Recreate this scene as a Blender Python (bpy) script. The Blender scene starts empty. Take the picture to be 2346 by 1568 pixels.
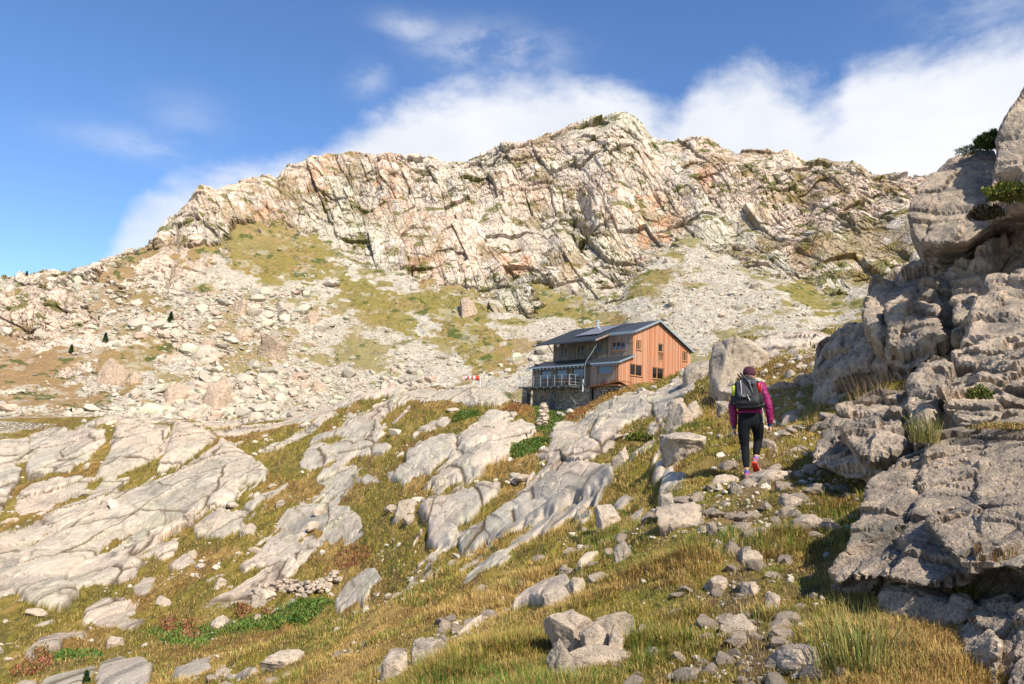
import bpy, bmesh, math, random
import numpy as np
from math import sin, cos, radians, pi, hypot, atan2
from mathutils import Vector, Matrix, Euler

S = bpy.context.scene
COL = S.collection
# ------------------------------------------------------------------ camera, sky, sun, exposure
PITCH, ROLL = radians(7.5), radians(2.3)
FV = 1841.0                                    # focal length for a picture 2346 wide
cd = bpy.data.cameras.new('camera'); cam = bpy.data.objects.new('camera', cd); COL.objects.link(cam)
cd.sensor_width = 36.0; cd.lens = 36.0 * FV / 2346.0; cd.clip_start = 0.05; cd.clip_end = 5000
Rm = Matrix.Rotation(pi/2 + PITCH, 3, 'X') @ Matrix.Rotation(ROLL, 3, 'Z')
cam.matrix_world = Rm.to_4x4(); S.camera = cam
RN = np.array(Rm)

SUN_AZ, SUN_EL = radians(149), radians(44)     # azimuth clockwise from +Y (the view direction)
sdir = Vector((sin(SUN_AZ)*cos(SUN_EL), cos(SUN_AZ)*cos(SUN_EL), sin(SUN_EL)))
sl = bpy.data.lights.new('sun', 'SUN'); so = bpy.data.objects.new('sun', sl); COL.objects.link(so)
sl.energy = 4.9; sl.angle = radians(0.6); sl.color = (1.0, 0.93, 0.80)
so.rotation_euler = (-sdir).to_track_quat('-Z', 'Y').to_euler()
S.view_settings.view_transform = 'Standard'; S.view_settings.look = 'None'; S.view_settings.gamma = 1
S.view_settings.exposure = 0.62
S.render.resolution_x = 1024; S.render.resolution_y = 684

w = bpy.data.worlds.new('World'); S.world = w; w.use_nodes = True
nt = w.node_tree; nt.nodes.clear()
def N(nt, t, **kw):
    n = nt.nodes.new(t)
    for k, v in kw.items(): setattr(n, k, v)
    return n
def math_(nt, op, a, b=None, c=None, clamp=False):
    n = N(nt, 'ShaderNodeMath', operation=op); n.use_clamp = clamp
    for i, v in enumerate((a, b, c)):
        if v is None: continue
        if isinstance(v, (int, float)): n.inputs[i].default_value = v
        else: nt.links.new(v, n.inputs[i])
    return n.outputs[0]
def build_world():
    L = nt.links
    sky = N(nt, 'ShaderNodeTexSky', sky_type='NISHITA'); sky.sun_disc = False
    sky.sun_elevation = SUN_EL; sky.sun_rotation = SUN_AZ
    sky.altitude = 2000; sky.air_density = 1.0; sky.dust_density = 0.7; sky.ozone_density = 1.6
    tc = N(nt, 'ShaderNodeTexCoord'); sep = N(nt, 'ShaderNodeSeparateXYZ'); L.new(tc.outputs['Generated'], sep.inputs[0])
    x, y, z = sep.outputs
    az = math_(nt, 'ARCTAN2', x, y); el = math_(nt, 'ARCSINE', z)
    # lower edge of the clear sky, as elevation over azimuth (degrees)
    ex = [(-200, 640), (40, 700), (190, 640), (330, 455), (480, 395), (700, 350), (870, 245), (1000, 215), (1300, 178), (1450, 185), (1540, 245), (1590, 190), (1700, 155), (1790, 195), (1900, 225), (1960, 150), (2100, 112), (2250, 85), (2400, 60)]
    pts = [(-60, 2)]
    for X_, Y_ in ex:
        d_ = Rm @ Vector(((X_-1173)/FV, -(Y_-784)/FV, -1)); pts.append((math.degrees(atan2(d_.x, d_.y)), math.degrees(math.asin(d_.z/d_.length))))
    pts.append((60, 36)); _old = [(-60, 4), (-40, 9), (-31.5, 14.2), (-29, 12.5), (-26, 11), (-21, 14.5), (-16, 17.0), (-10, 22.0), (-4, 24.6), (0, 26.0), (5, 27.0), (9, 26.8), (11.5, 25.0), (14, 27.2), (18, 28.0), (21.5, 25.8), (24, 27.5), (28, 30.0), (34, 33.0), (60, 38)]
    cv = N(nt, 'ShaderNodeFloatCurve')
    mp = cv.mapping; c = mp.curves[0]
    P = [((a+60)/120, e/50) for a, e in pts]
    c.points[0].location = P[0]; c.points[1].location = P[-1]
    for p in P[1:-1]: c.points.new(*p)
    for p in c.points: p.handle_type = 'AUTO'
    mp.update()
    t = math_(nt, 'ADD', math_(nt, 'MULTIPLY', az, 180/pi/120), 0.5, clamp=True)
    L.new(t, cv.inputs['Value'])
    edge = math_(nt, 'MULTIPLY', cv.outputs[0], 50*pi/180)
    def noise(scale, detail, rough, dist=0.0, stretch=(1, 1, 1.6), loc=(0, 0, 0)):
        m = N(nt, 'ShaderNodeMapping'); m.inputs['Scale'].default_value = stretch; m.inputs['Location'].default_value = loc
        L.new(tc.outputs['Generated'], m.inputs[0])
        n = N(nt, 'ShaderNodeTexNoise'); n.inputs['Scale'].default_value = scale; n.inputs['Detail'].default_value = detail
        n.inputs['Roughness'].default_value = rough; n.inputs['Distortion'].default_value = dist
        L.new(m.outputs[0], n.inputs[0]); return n.outputs[0]
    n1 = noise(6.5, 8, 0.58, 0.3); n2 = noise(26, 6, 0.6, 0.2, loc=(3, 1, 2))
    d = math_(nt, 'SUBTRACT', edge, el)
    d = math_(nt, 'ADD', d, math_(nt, 'MULTIPLY', math_(nt, 'SUBTRACT', n1, 0.545), 0.11))
    d = math_(nt, 'ADD', d, math_(nt, 'MULTIPLY', math_(nt, 'SUBTRACT', n2, 0.5), 0.035))
    mr = N(nt, 'ShaderNodeMapRange', interpolation_type='SMOOTHSTEP'); mr.inputs['From Min'].default_value = -0.022; mr.inputs['From Max'].default_value = 0.035
    L.new(d, mr.inputs['Value'])
    fd = N(nt, 'ShaderNodeMapRange', interpolation_type='SMOOTHSTEP'); fd.inputs['From Min'].default_value = radians(-29); fd.inputs['From Max'].default_value = radians(-9); fd.inputs['To Min'].default_value = 0.75; L.new(az, fd.inputs['Value'])
    main = math_(nt, 'MULTIPLY', mr.outputs[0], fd.outputs[0])
    # thin wisps above the bank
    def wisp(a0, e0, sa, se, gain):
        da = math_(nt, 'DIVIDE', math_(nt, 'SUBTRACT', az, radians(a0)), radians(sa)); de = math_(nt, 'DIVIDE', math_(nt, 'SUBTRACT', el, radians(e0)), radians(se))
        g = math_(nt, 'EXPONENT', math_(nt, 'MULTIPLY', math_(nt, 'ADD', math_(nt, 'POWER', math_(nt, 'ABSOLUTE', da), 2.0), math_(nt, 'POWER', math_(nt, 'ABSOLUTE', de), 2.0)), -1.0))
        return math_(nt, 'MULTIPLY', g, gain)
    n3 = noise(9, 9, 0.62, 0.15, (1, 1, 2.2), (1, 4, 2)); n3c = N(nt, 'ShaderNodeMapRange', interpolation_type='SMOOTHSTEP'); n3c.inputs['From Min'].default_value = 0.38; n3c.inputs['From Max'].default_value = 0.68
    L.new(n3, n3c.inputs['Value'])
    ws = None
    for a in ((-2.5, 27.3, 5.2, 1.5, 0.55), (-8.5, 28.3, 2.4, 0.9, 0.45), (-11.5, 25.0, 1.4, 1.5, 0.35), (-26, 18.3, 4.5, 1.0, 0.25), (33, 27.5, 5, 2.5, 0.4), (-23.5, 20.5, 2.5, 1.5, 0.15)):
        q = wisp(*a); ws = q if ws is None else math_(nt, 'MAXIMUM', ws, q)
    ws = math_(nt, 'MULTIPLY', ws, math_(nt, 'ADD', math_(nt, 'MULTIPLY', n3c.outputs[0], 1.1), 0.1), clamp=True)
    mask = math_(nt, 'MAXIMUM', main, ws)
    mask = math_(nt, 'MULTIPLY', mask, 0.97)
    # cloud colour: bright, softly modulated by a denser, greyer interior
    n4 = noise(5, 6, 0.5, 0.2, (1, 1, 2), (7, 2, 5))
    cr = N(nt, 'ShaderNodeValToRGB'); cr.color_ramp.elements[0].position = 0.30; cr.color_ramp.elements[0].color = (4.9, 5.15, 5.65, 1)
    cr.color_ramp.elements[1].position = 0.62; cr.color_ramp.elements[1].color = (6.0, 6.1, 6.35, 1)
    L.new(n4, cr.inputs[0])
    hs = N(nt, 'ShaderNodeHueSaturation'); hs.inputs['Saturation'].default_value = 1.18; hs.inputs['Value'].default_value = 1.2; hs.inputs['Hue'].default_value = 0.505
    L.new(sky.outputs[0], hs.inputs['Color'])
    mx = N(nt, 'ShaderNodeMix', data_type='RGBA'); L.new(mask, mx.inputs['Factor']); L.new(hs.outputs[0], mx.inputs['A']); L.new(cr.outputs[0], mx.inputs['B'])
    bg = N(nt, 'ShaderNodeBackground'); bg.inputs['Strength'].default_value = 0.11
    L.new(mx.outputs['Result'], bg.inputs[0]); o = N(nt, 'ShaderNodeOutputWorld'); L.new(bg.outputs[0], o.inputs[0])
build_world()

# ------------------------------------------------------------------ helpers: picture <-> world
def ray(X, Y):
    X = np.asarray(X, float); Y = np.asarray(Y, float)
    d = np.stack([(X-1173)/FV, -(Y-784)/FV, -np.ones_like(X+Y)], -1)
    return d @ RN.T
def at(X, Y, D):
    d = ray(X, Y); h = np.hypot(d[..., 0], d[..., 1]); return d*(np.asarray(D, float)/h)[..., None]
def proj(P):
    c = P @ RN; zc = -c[..., 2]; zc = np.where(zc < 0.01, 0.01, zc)
    return 1173+FV*c[..., 0]/zc, 784-FV*c[..., 1]/zc

# ------------------------------------------------------------------ helpers: noise
RG = np.random.default_rng(7)
T3 = RG.random((64, 64, 64), dtype=np.float32)
J3 = RG.random((32, 32, 32, 7), dtype=np.float32)
def vnoise(p):
    i = np.floor(p).astype(np.int32); f = (p-i).astype(np.float32); f = f*f*f*(f*(f*6-15)+10)
    i &= 63; j = (i+1) & 63
    x, y, z = f[:, 0], f[:, 1], f[:, 2]
    a = T3[i[:, 0], i[:, 1], i[:, 2]]*(1-x)+T3[j[:, 0], i[:, 1], i[:, 2]]*x
    b = T3[i[:, 0], j[:, 1], i[:, 2]]*(1-x)+T3[j[:, 0], j[:, 1], i[:, 2]]*x
    c = T3[i[:, 0], i[:, 1], j[:, 2]]*(1-x)+T3[j[:, 0], i[:, 1], j[:, 2]]*x
    d = T3[i[:, 0], j[:, 1], j[:, 2]]*(1-x)+T3[j[:, 0], j[:, 1], j[:, 2]]*x
    return ((a*(1-y)+b*y)*(1-z)+(c*(1-y)+d*y)*z)*2-1
def fbm(p, o=4, g=0.5, off=0.0):
    p = np.asarray(p, np.float32)+np.float32(off); r = 0; a = 1.0; t = 0
    for k in range(o):
        r = r+a*vnoise(p); t += a; a *= g; p = p*np.float32(2.03)+np.float32(13.7)
    return r/t*1.6
def facet(p, tilt=0.8, off=0):
    """broken rock: each Voronoi cell is one tilted plane; returns height (-1..1) and distance to the cell border"""
    p = np.asarray(p, np.float32)+np.float32(off)
    b = np.floor(p-0.5).astype(np.int32)
    best = np.full(len(p), 9.0, np.float32); sec = best.copy(); val = np.zeros(len(p), np.float32)
    for ox in (0, 1):
        for oy in (0, 1):
            for oz in (0, 1):
                c = b+np.array([ox, oy, oz], np.int32); m = c & 31
                r = J3[m[:, 0], m[:, 1], m[:, 2]]
                d = p-(c+0.5+(r[:, :3]-0.5)*0.85)
                q = (d*d).sum(1)
                v = r[:, 3]*2-1+((r[:, 4:7]-0.5)*2*tilt*d).sum(1)
                u = q < best
                sec = np.where(u, best, np.minimum(sec, q)); val = np.where(u, v, val); best = np.where(u, q, best)
    return val, np.sqrt(sec)-np.sqrt(best)
def blocks(p, size, seed=0, tilt=.5):
    """jointed rock: staggered blocks, each set in or out and slightly tipped; returns height (-1..1) and distance to the nearest joint"""
    p = np.asarray(p, np.float32); q0 = p[:, 0]/size[0]; i = np.floor(q0).astype(np.int32); f0 = q0-i
    h1 = T3[i & 63, (seed*5) & 63, 3]; q1 = p[:, 1]/size[1]+h1*7.3; j = np.floor(q1).astype(np.int32); f1 = q1-j
    h2 = T3[i & 63, j & 63, (seed*3+1) & 63]; q2 = p[:, 2]/size[2]+h2*5.1; k = np.floor(q2).astype(np.int32); f2 = q2-k
    a, b, c = i & 63, (j+seed) & 63, k & 63
    v = T3[a, b, c]*2-1+tilt*((T3[b, c, a]-.5)*2*(f0-.5)+(T3[c, a, b]-.5)*2*(f1-.5)+(T3[b, a, c]-.5)*2*(f2-.5))*2
    e = np.minimum(np.minimum(np.minimum(f0, 1-f0)*size[0], np.minimum(f1, 1-f1)*size[1]), np.minimum(f2, 1-f2)*size[2])
    return v, e
def sstep(a, b, x):
    t = np.clip((x-a)/(b-a), 0, 1); return t*t*(3-2*t)
def polydist(X, Y, poly):
    """signed distance in picture units, positive inside"""
    poly = np.asarray(poly, float); n = len(poly); d = np.full(X.shape, 1e9); ins = np.zeros(X.shape, bool)
    for i in range(n):
        a = poly[i]; b = poly[(i+1) % n]; e = b-a
        t = np.clip(((X-a[0])*e[0]+(Y-a[1])*e[1])/(e@e), 0, 1)
        d = np.minimum(d, np.hypot(X-a[0]-t*e[0], Y-a[1]-t*e[1]))
        c = ((a[1] > Y) != (b[1] > Y))
        with np.errstate(divide='ignore', invalid='ignore'):
            ins ^= c & (X < (b[0]-a[0])*(Y-a[1])/(b[1]-a[1]+1e-12)+a[0])
    return np.where(ins, d, -d)

# ------------------------------------------------------------------ helpers: objects
def tag(o, label=None, cat=None, group=None, kind=None):
    if label: o['label'] = label
    if cat: o['category'] = cat
    if group: o['group'] = group
    if kind: o['kind'] = kind
    return o
def np_mesh(name, V, F, mats=(), col=None, smooth=False, matidx=None):
    """V (n,3), F (m,3|4)"""
    me = bpy.data.meshes.new(name); V = np.ascontiguousarray(V, np.float32); F = np.ascontiguousarray(F, np.int32)
    me.vertices.add(len(V)); me.vertices.foreach_set('co', V.ravel())
    k = F.shape[1]; me.loops.add(F.size); me.loops.foreach_set('vertex_index', F.ravel())
    me.polygons.add(len(F)); me.polygons.foreach_set('loop_start', np.arange(0, F.size, k, dtype=np.int32))
    me.polygons.foreach_set('use_smooth', np.full(len(F), smooth))
    if matidx is not None: me.polygons.foreach_set('material_index', np.ascontiguousarray(matidx, np.int32))
    me.update(calc_edges=True)
    if col is not None:
        a = me.color_attributes.new('Col', 'FLOAT_COLOR', 'POINT')
        c = np.ones((len(V), 4), np.float32); c[:, :col.shape[1]] = col; a.data.foreach_set('color', c.ravel())
    for m in mats: me.materials.append(m)
    return me
def link(name, me, parent=None):
    o = bpy.data.objects.new(name, me); COL.objects.link(o)
    if parent: o.parent = parent
    return o
def empty(name, loc=(0, 0, 0), rot=(0, 0, 0)):
    o = bpy.data.objects.new(name, None); COL.objects.link(o); o.location = loc; o.rotation_euler = rot; o.empty_display_size = 0.2; return o

# ------------------------------------------------------------------ materials
def principled(name, base=(0.5, 0.5, 0.5), rough=0.8, metal=0.0, spec=0.3):
    m = bpy.data.materials.new(name); m.use_nodes = True; b = m.node_tree.nodes['Principled BSDF']
    b.inputs['Base Color'].default_value = (*base, 1); b.inputs['Roughness'].default_value = rough; b.inputs['Metallic'].default_value = metal
    b.inputs['Specular IOR Level'].default_value = spec
    return m, m.node_tree, b
def tex(nt, kind, scale, src=None, **kw):
    n = N(nt, kind)
    n.inputs['Scale'].default_value = scale
    for k, v in kw.items(): n.inputs[k].default_value = v
    if src is not None: nt.links.new(src, n.inputs['Vector'])
    return n
def ramp(nt, src, stops):
    r = N(nt, 'ShaderNodeValToRGB'); e = r.color_ramp.elements
    while len(e) < len(stops): e.new(0.5)
    for i, (p, c) in enumerate(stops):
        e[i].position = p; e[i].color = (*c, 1) if len(c) == 3 else c
    nt.links.new(src, r.inputs[0]); return r.outputs[0]
def mixc(nt, f, a, b, mode='MIX'):
    m = N(nt, 'ShaderNodeMix', data_type='RGBA', blend_type=mode)
    for k, v in (('Factor', f), ('A', a), ('B', b)):
        if isinstance(v, (int, float)): m.inputs[k].default_value = v
        elif isinstance(v, tuple): m.inputs[k].default_value = (*v, 1)
        else: nt.links.new(v, m.inputs[k])
    return m.outputs['Result']
def bump(nt, b, h, strength=0.5, dist=0.1, prev=None):
    n = N(nt, 'ShaderNodeBump'); n.inputs['Strength'].default_value = strength; n.inputs['Distance'].default_value = dist
    nt.links.new(h, n.inputs['Height'])
    if prev is not None: nt.links.new(prev, n.inputs['Normal'])
    if b is not None: nt.links.new(n.outputs[0], b.inputs['Normal'])
    return n.outputs[0]

def mat_vcol(name, scales=(6.0, 30.0), amp=0.35, bdist=(0.15, 0.03), rough=0.9, joints=False):
    """surface colour from the vertices, broken up by fine procedural grain"""
    m, nt, b = principled(name, rough=rough, spec=0.15)
    a = N(nt, 'ShaderNodeAttribute'); a.attribute_name = 'Col'; g = N(nt, 'ShaderNodeNewGeometry')
    n1 = tex(nt, 'ShaderNodeTexNoise', scales[0], g.outputs['Position'], Detail=5.0, Roughness=0.65)
    n2 = tex(nt, 'ShaderNodeTexNoise', scales[1], g.outputs['Position'], Detail=3.0, Roughness=0.7)
    s = math_(nt, 'ADD', math_(nt, 'MULTIPLY', n1.outputs[0], 0.5), math_(nt, 'MULTIPLY', n2.outputs[0], 0.5))
    k = math_(nt, 'ADD', math_(nt, 'MULTIPLY', math_(nt, 'SUBTRACT', s, 0.5), 2.0*amp*1.6), 1.0)
    cb = N(nt, 'ShaderNodeCombineColor'); [nt.links.new(k, cb.inputs[i]) for i in range(3)]
    c = mixc(nt, 1.0, a.outputs['Color'], cb.outputs[0], 'MULTIPLY'); nt.links.new(c, b.inputs['Base Color'])
    p = bump(nt, None, n1.outputs[0], 0.8, bdist[0])
    if joints:
        mp = N(nt, 'ShaderNodeMapping'); mp.inputs['Rotation'].default_value = (0.2, 0.42, 0.1); mp.inputs['Scale'].default_value = (1, .8, .45)
        wn = tex(nt, 'ShaderNodeTexNoise', 0.25, g.outputs['Position'], Detail=4.0); wv = mixc(nt, 1.0, g.outputs['Position'], wn.outputs['Color'], 'ADD'); nt.links.new(wv, mp.inputs[0])
        for sc_, st_ in ((0.42, .5), (1.15, .35)):
            v = tex(nt, 'ShaderNodeTexVoronoi', sc_, mp.outputs[0]); sub = N(nt, 'ShaderNodeVectorMath', operation='SUBTRACT'); dt = N(nt, 'ShaderNodeVectorMath', operation='DOT_PRODUCT')
            nt.links.new(mp.outputs[0], sub.inputs[0]); sc = N(nt, 'ShaderNodeVectorMath', operation='SCALE'); sc.inputs['Scale'].default_value = 1.0; nt.links.new(v.outputs['Position'], sc.inputs[0]); nt.links.new(sc.outputs[0], sub.inputs[1])
            cs = N(nt, 'ShaderNodeVectorMath', operation='SUBTRACT'); cs.inputs[1].default_value = (.5, .5, .5); nt.links.new(v.outputs['Color'], cs.inputs[0]); nt.links.new(sub.outputs[0], dt.inputs[0]); nt.links.new(cs.outputs[0], dt.inputs[1])
            e = tex(nt, 'ShaderNodeTexVoronoi', sc_, mp.outputs[0]); e.feature = 'DISTANCE_TO_EDGE'
            ed = ramp(nt, e.outputs['Distance'], [(0.0, (0, 0, 0)), (0.07, (1, 1, 1))])
            h = math_(nt, 'ADD', dt.outputs['Value'], math_(nt, 'MULTIPLY', ed, .25/sc_)); h = math_(nt, 'MULTIPLY', h, a.outputs['Alpha'])
            p = bump(nt, None, h, st_, 1.0, p)
            sp = N(nt, 'ShaderNodeSeparateColor'); nt.links.new(v.outputs['Color'], sp.inputs[0])
            vv = math_(nt, 'ADD', .92, math_(nt, 'MULTIPLY', sp.outputs[0], .22)); vv = math_(nt, 'MULTIPLY', vv, math_(nt, 'ADD', .74, math_(nt, 'MULTIPLY', ed, .26)))
            vv = math_(nt, 'ADD', math_(nt, 'MULTIPLY', math_(nt, 'SUBTRACT', vv, 1.0), a.outputs['Alpha']), 1.0)
            cb = N(nt, 'ShaderNodeCombineColor'); [nt.links.new(vv, cb.inputs[i]) for i in range(3)]
            c = mixc(nt, 1.0, c, cb.outputs[0], 'MULTIPLY')
        nt.links.new(c, b.inputs['Base Color'])
    bump(nt, b, n2.outputs[0], 0.7, bdist[1], p)
    return m
M_MOUNT = mat_vcol('mountain_ground', (0.55, 2.2), 0.28, (0.5, 0.2), joints=True)
M_MID = mat_vcol('hillside_ground', (3.0, 16.0), 0.30, (0.12, 0.03))

def mat_granite(name, tint=(1, 1, 1), lich=0.5, scale=1.0, bs=1.0, dark=0.0):
    m, nt, b = principled(name, rough=0.88, spec=0.2)
    tc = N(nt, 'ShaderNodeTexCoord'); src = tc.outputs['Object']
    oi = N(nt, 'ShaderNodeObjectInfo')
    big = tex(nt, 'ShaderNodeTexNoise', 0.9*scale, src, Detail=6.0, Roughness=0.6)
    mid = tex(nt, 'ShaderNodeTexNoise', 6*scale, src, Detail=7.0, Roughness=0.72)
    fin = tex(nt, 'ShaderNodeTexNoise', 70*scale, src, Detail=3.0, Roughness=0.8)
    t = tint
    def T(c): return tuple(min(1, x*y) for x, y in zip(c, t))
    c1 = ramp(nt, big.outputs[0], [(0.30, T((0.33, 0.27, 0.22))), (0.48, T((0.45, 0.375, 0.30))), (0.66, T((0.54, 0.43, 0.34)))])
    c2 = ramp(nt, mid.outputs[0], [(0.32, (0.45, 0.45, 0.46)), (0.47, (0.9, 0.9, 0.9)), (0.7, (1.2, 1.17, 1.12))])
    c = mixc(nt, 1.0, c1, c2, 'MULTIPLY')
    c3 = ramp(nt, fin.outputs[0], [(0.36, (0.42, 0.42, 0.44)), (0.5, (1.0, 1.0, 1.0)), (0.66, (1.35, 1.33, 1.3))])
    c = mixc(nt, 0.75, c, c3, 'MULTIPLY')
    # lichen: yellow-green crusts and dark grey films, on the crag also painted shade
    ln = tex(nt, 'ShaderNodeTexNoise', 2.6*scale, src, Detail=8.0, Roughness=0.75); ln.inputs['Distortion'].default_value = 0.4
    lm = ramp(nt, ln.outputs[0], [(0.56-0.06*lich, (0, 0, 0)), (0.68, (lich,)*3)])
    c = mixc(nt, lm, c, (0.36, 0.35, 0.17))
    dn = tex(nt, 'ShaderNodeTexNoise', 1.7*scale, src, Detail=9.0, Roughness=0.7); dn.inputs['Distortion'].default_value = 0.8
    dm = ramp(nt, dn.outputs[0], [(0.53-dark*0.12, (0, 0, 0)), (0.66-dark*0.1, (0.72,)*3)])
    c = mixc(nt, dm, c, (0.13, 0.12, 0.11))
    rv = math_(nt, 'ADD', math_(nt, 'MULTIPLY', oi.outputs['Random'], 0.30), 0.86)
    cb = N(nt, 'ShaderNodeCombineColor'); [nt.links.new(rv, cb.inputs[i]) for i in range(3)]
    c = mixc(nt, 1.0, c, cb.outputs[0], 'MULTIPLY')
    nt.links.new(c, b.inputs['Base Color'])
    cr = tex(nt, 'ShaderNodeTexVoronoi', 2.2*scale, None); cr.feature = 'DISTANCE_TO_EDGE'
    wn = tex(nt, 'ShaderNodeTexNoise', 3.0*scale, src, Detail=4.0); mm = mixc(nt, 0.25, src, wn.outputs['Color']); nt.links.new(mm, cr.inputs['Vector'])
    crk = ramp(nt, cr.outputs['Distance'], [(0.0, (0, 0, 0)), (0.035, (1, 1, 1))])
    p = bump(nt, None, crk, 0.35, 0.03*bs/scale); p = bump(nt, None, mid.outputs[0], 0.9, 0.09*bs/scale, p); bump(nt, b, fin.outputs[0], 0.7, 0.012*bs, p)
    return m
M_GRAN = mat_granite('granite')
M_PALE = mat_granite('pale_granite', (1.13, 1.1, 1.07), 0.25, 1.6)
M_CRAG = mat_granite('crag_granite', (1.12, 1.08, 1.03), 0.3, 0.8, 1.5, dark=0.55)  # duller tint and extra dark film: lichen, plus shade put into the colour
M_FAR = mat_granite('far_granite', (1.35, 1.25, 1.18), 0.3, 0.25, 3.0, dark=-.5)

# ------------------------------------------------------------------ the lie of the land
# profile lines, near to far; each entry (X in the picture, Y in the picture or ('z', height), distance)
z_ = lambda v: ('z', v)
LINES = [
 [(-300, z_(-2.4), 1.3), (500, z_(-1.75), 1.3), (1300, z_(-1.55), 1.3), (2700, z_(-1.35), 1.3)],
 [(-300, z_(-8.4), 28), (0, 1590, 30), (250, 1600, 22), (500, 1600, 14), (750, 1600, 8), (1000, 1600, 5.6), (1200, 1600, 5.0), (1500, 1590, 4.7), (1800, 1580, 4.5), (2050, 1560, 4.5), (2700, z_(-1.1), 4.4)],
 [(-300, z_(-10), 36), (0, 1545, 36), (250, 1545, 29), (500, 1535, 18.5), (750, 1520, 11.5), (1000, 1450, 9.5), (1200, 1360, 9.8), (1400, 1245, 10.8), (1600, 1130, 11.6), (1720, 1097, 12.4), (1850, 1080, 12.6), (2000, 1090, 11.5), (2150, z_(0.0), 10.0), (2700, z_(0.2), 8)],
 [(-300, z_(-11), 42), (0, 1500, 42), (250, 1500, 37), (500, 1500, 28), (750, 1455, 16), (1000, 1332, 18), (1200, 1222, 20), (1400, 1090, 23), (1520, 1000, 25), (1620, 945, 26), (1720, 950, 20), (1850, 935, 18.5), (2000, z_(1.2), 16), (2700, z_(1.6), 12)],
 [(-300, z_(-12), 50), (0, 1440, 50), (250, 1440, 47), (500, 1440, 43), (750, 1458, 36), (1000, 1345, 30), (1200, 1235, 31), (1400, 1100, 33), (1520, 1010, 35), (1620, 935, 34), (1720, 880, 27), (1850, 860, 27), (2000, z_(2.6), 26), (2700, z_(3), 20)],
 [(-300, 1340, 64), (0, 1340, 62), (250, 1310, 62), (500, 1250, 62), (750, 1200, 58), (1000, 1120, 50), (1200, 1080, 48), (1400, 985, 50), (1520, 930, 52), (1620, 880, 46), (1720, 835, 36), (1850, 800, 38), (2000, z_(4.5), 36), (2700, z_(5.5), 32)],
 [(-300, 1140, 90), (0, 1130, 90), (250, 1100, 90), (500, 1070, 86), (750, 1050, 82), (1000, 1000, 72), (1200, 970, 70), (1300, 965, 71), (1370, 930, 72), (1480, 893, 72), (1560, 878, 70), (1620, 860, 58), (1720, 805, 45), (1850, 775, 50), (2000, z_(7), 50), (2700, z_(8), 50)],
 [(-300, 990, 128), (0, 996, 128), (120, 985, 128), (250, 955, 124), (420, 962, 118), (500, 975, 116), (640, 966, 120), (750, 940, 118), (830, 905, 114), (900, 896, 112), (1000, 892, 106), (1100, 890, 100), (1180, 925, 86), (1290, 948, 79.5), (1345, 930, 79), (1385, 905, 79), (1420, 893, 79), (1480, 880, 79), (1560, 862, 84), (1620, 845, 74), (1700, 790, 62), (1800, 777, 56), (1860, 768, 60), (1900, 762, 62), (2000, z_(9), 66), (2700, z_(10), 70)],
 [(-300, 965, 148), (0, 960, 148), (250, 957, 146), (400, 965, 140), (500, 972, 142), (700, z_(3.5), 142), (1000, z_(4.5), 142), (1200, z_(5), 130), (1400, z_(6), 120), (1600, z_(7), 115), (1800, z_(7.5), 105), (2000, z_(8), 100), (2700, z_(9), 100)],
 [(-300, 840, 178), (0, 800, 184), (250, 715, 196), (420, 640, 208), (500, 600, 215), (620, 560, 226), (750, 545, 232), (860, 620, 218), (1000, 640, 214), (1200, 700, 203), (1400, 692, 203), (1480, 600, 216), (1560, 560, 224), (1680, 590, 220), (1800, 630, 212), (1900, 690, 200), (2000, 650, 206), (2130, 600, 212), (2700, 600, 212)],
 [(-300, 655, 208), (0, 634, 212), (60, 628, 213), (150, 634, 214), (200, 615, 218), (250, 597, 222), (335, 570, 228), (350, 558, 230), (370, 528, 232), (420, 485, 238), (475, 447, 243), (500, 452, 246), (530, 440, 248), (575, 420, 250), (620, 402, 252), (632, 408, 254), (660, 385, 256), (720, 362, 262), (800, 357, 266), (860, 367, 268), (905, 368, 268), (930, 376, 270), (985, 366, 270), (1010, 378, 272), (1060, 376, 274), (1130, 352, 276), (1200, 336, 276), (1285, 301, 276), (1310, 288, 275), (1345, 275, 274), (1390, 268, 272), (1430, 261, 271), (1445, 268, 271), (1470, 290, 271), (1500, 326, 272), (1560, 342, 274), (1580, 332, 274), (1605, 336, 274), (1640, 350, 275), (1700, 362, 276), (1760, 378, 277), (1850, 384, 275), (1878, 371, 273), (1900, 378, 272), (1955, 375, 270), (1975, 380, 269), (2000, 405, 268), (2060, 406, 266), (2130, 410, 265), (2700, 440, 258)],
]
def pchip(x, y, xi):
    h = np.diff(x); dl = np.diff(y)/h; n = len(x); d = np.zeros(n)
    for k in range(1, n-1):
        if dl[k-1]*dl[k] > 0:
            w1 = 2*h[k]+h[k-1]; w2 = h[k]+2*h[k-1]; d[k] = (w1+w2)/(w1/dl[k-1]+w2/dl[k])
    d[0] = dl[0]; d[-1] = dl[-1]
    i = np.clip(np.searchsorted(x, xi)-1, 0, n-2); t = (xi-x[i])/h[i]; t = np.clip(t, 0, 1)
    return (1+2*t)*(1-t)**2*y[i]+t*(1-t)**2*h[i]*d[i]+t*t*(3-2*t)*y[i+1]+t*t*(t-1)*h[i]*d[i+1]
AZ0, AZ1, NA = radians(-40), radians(42), 1500
AZ = np.linspace(AZ0, AZ1, NA)
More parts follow.
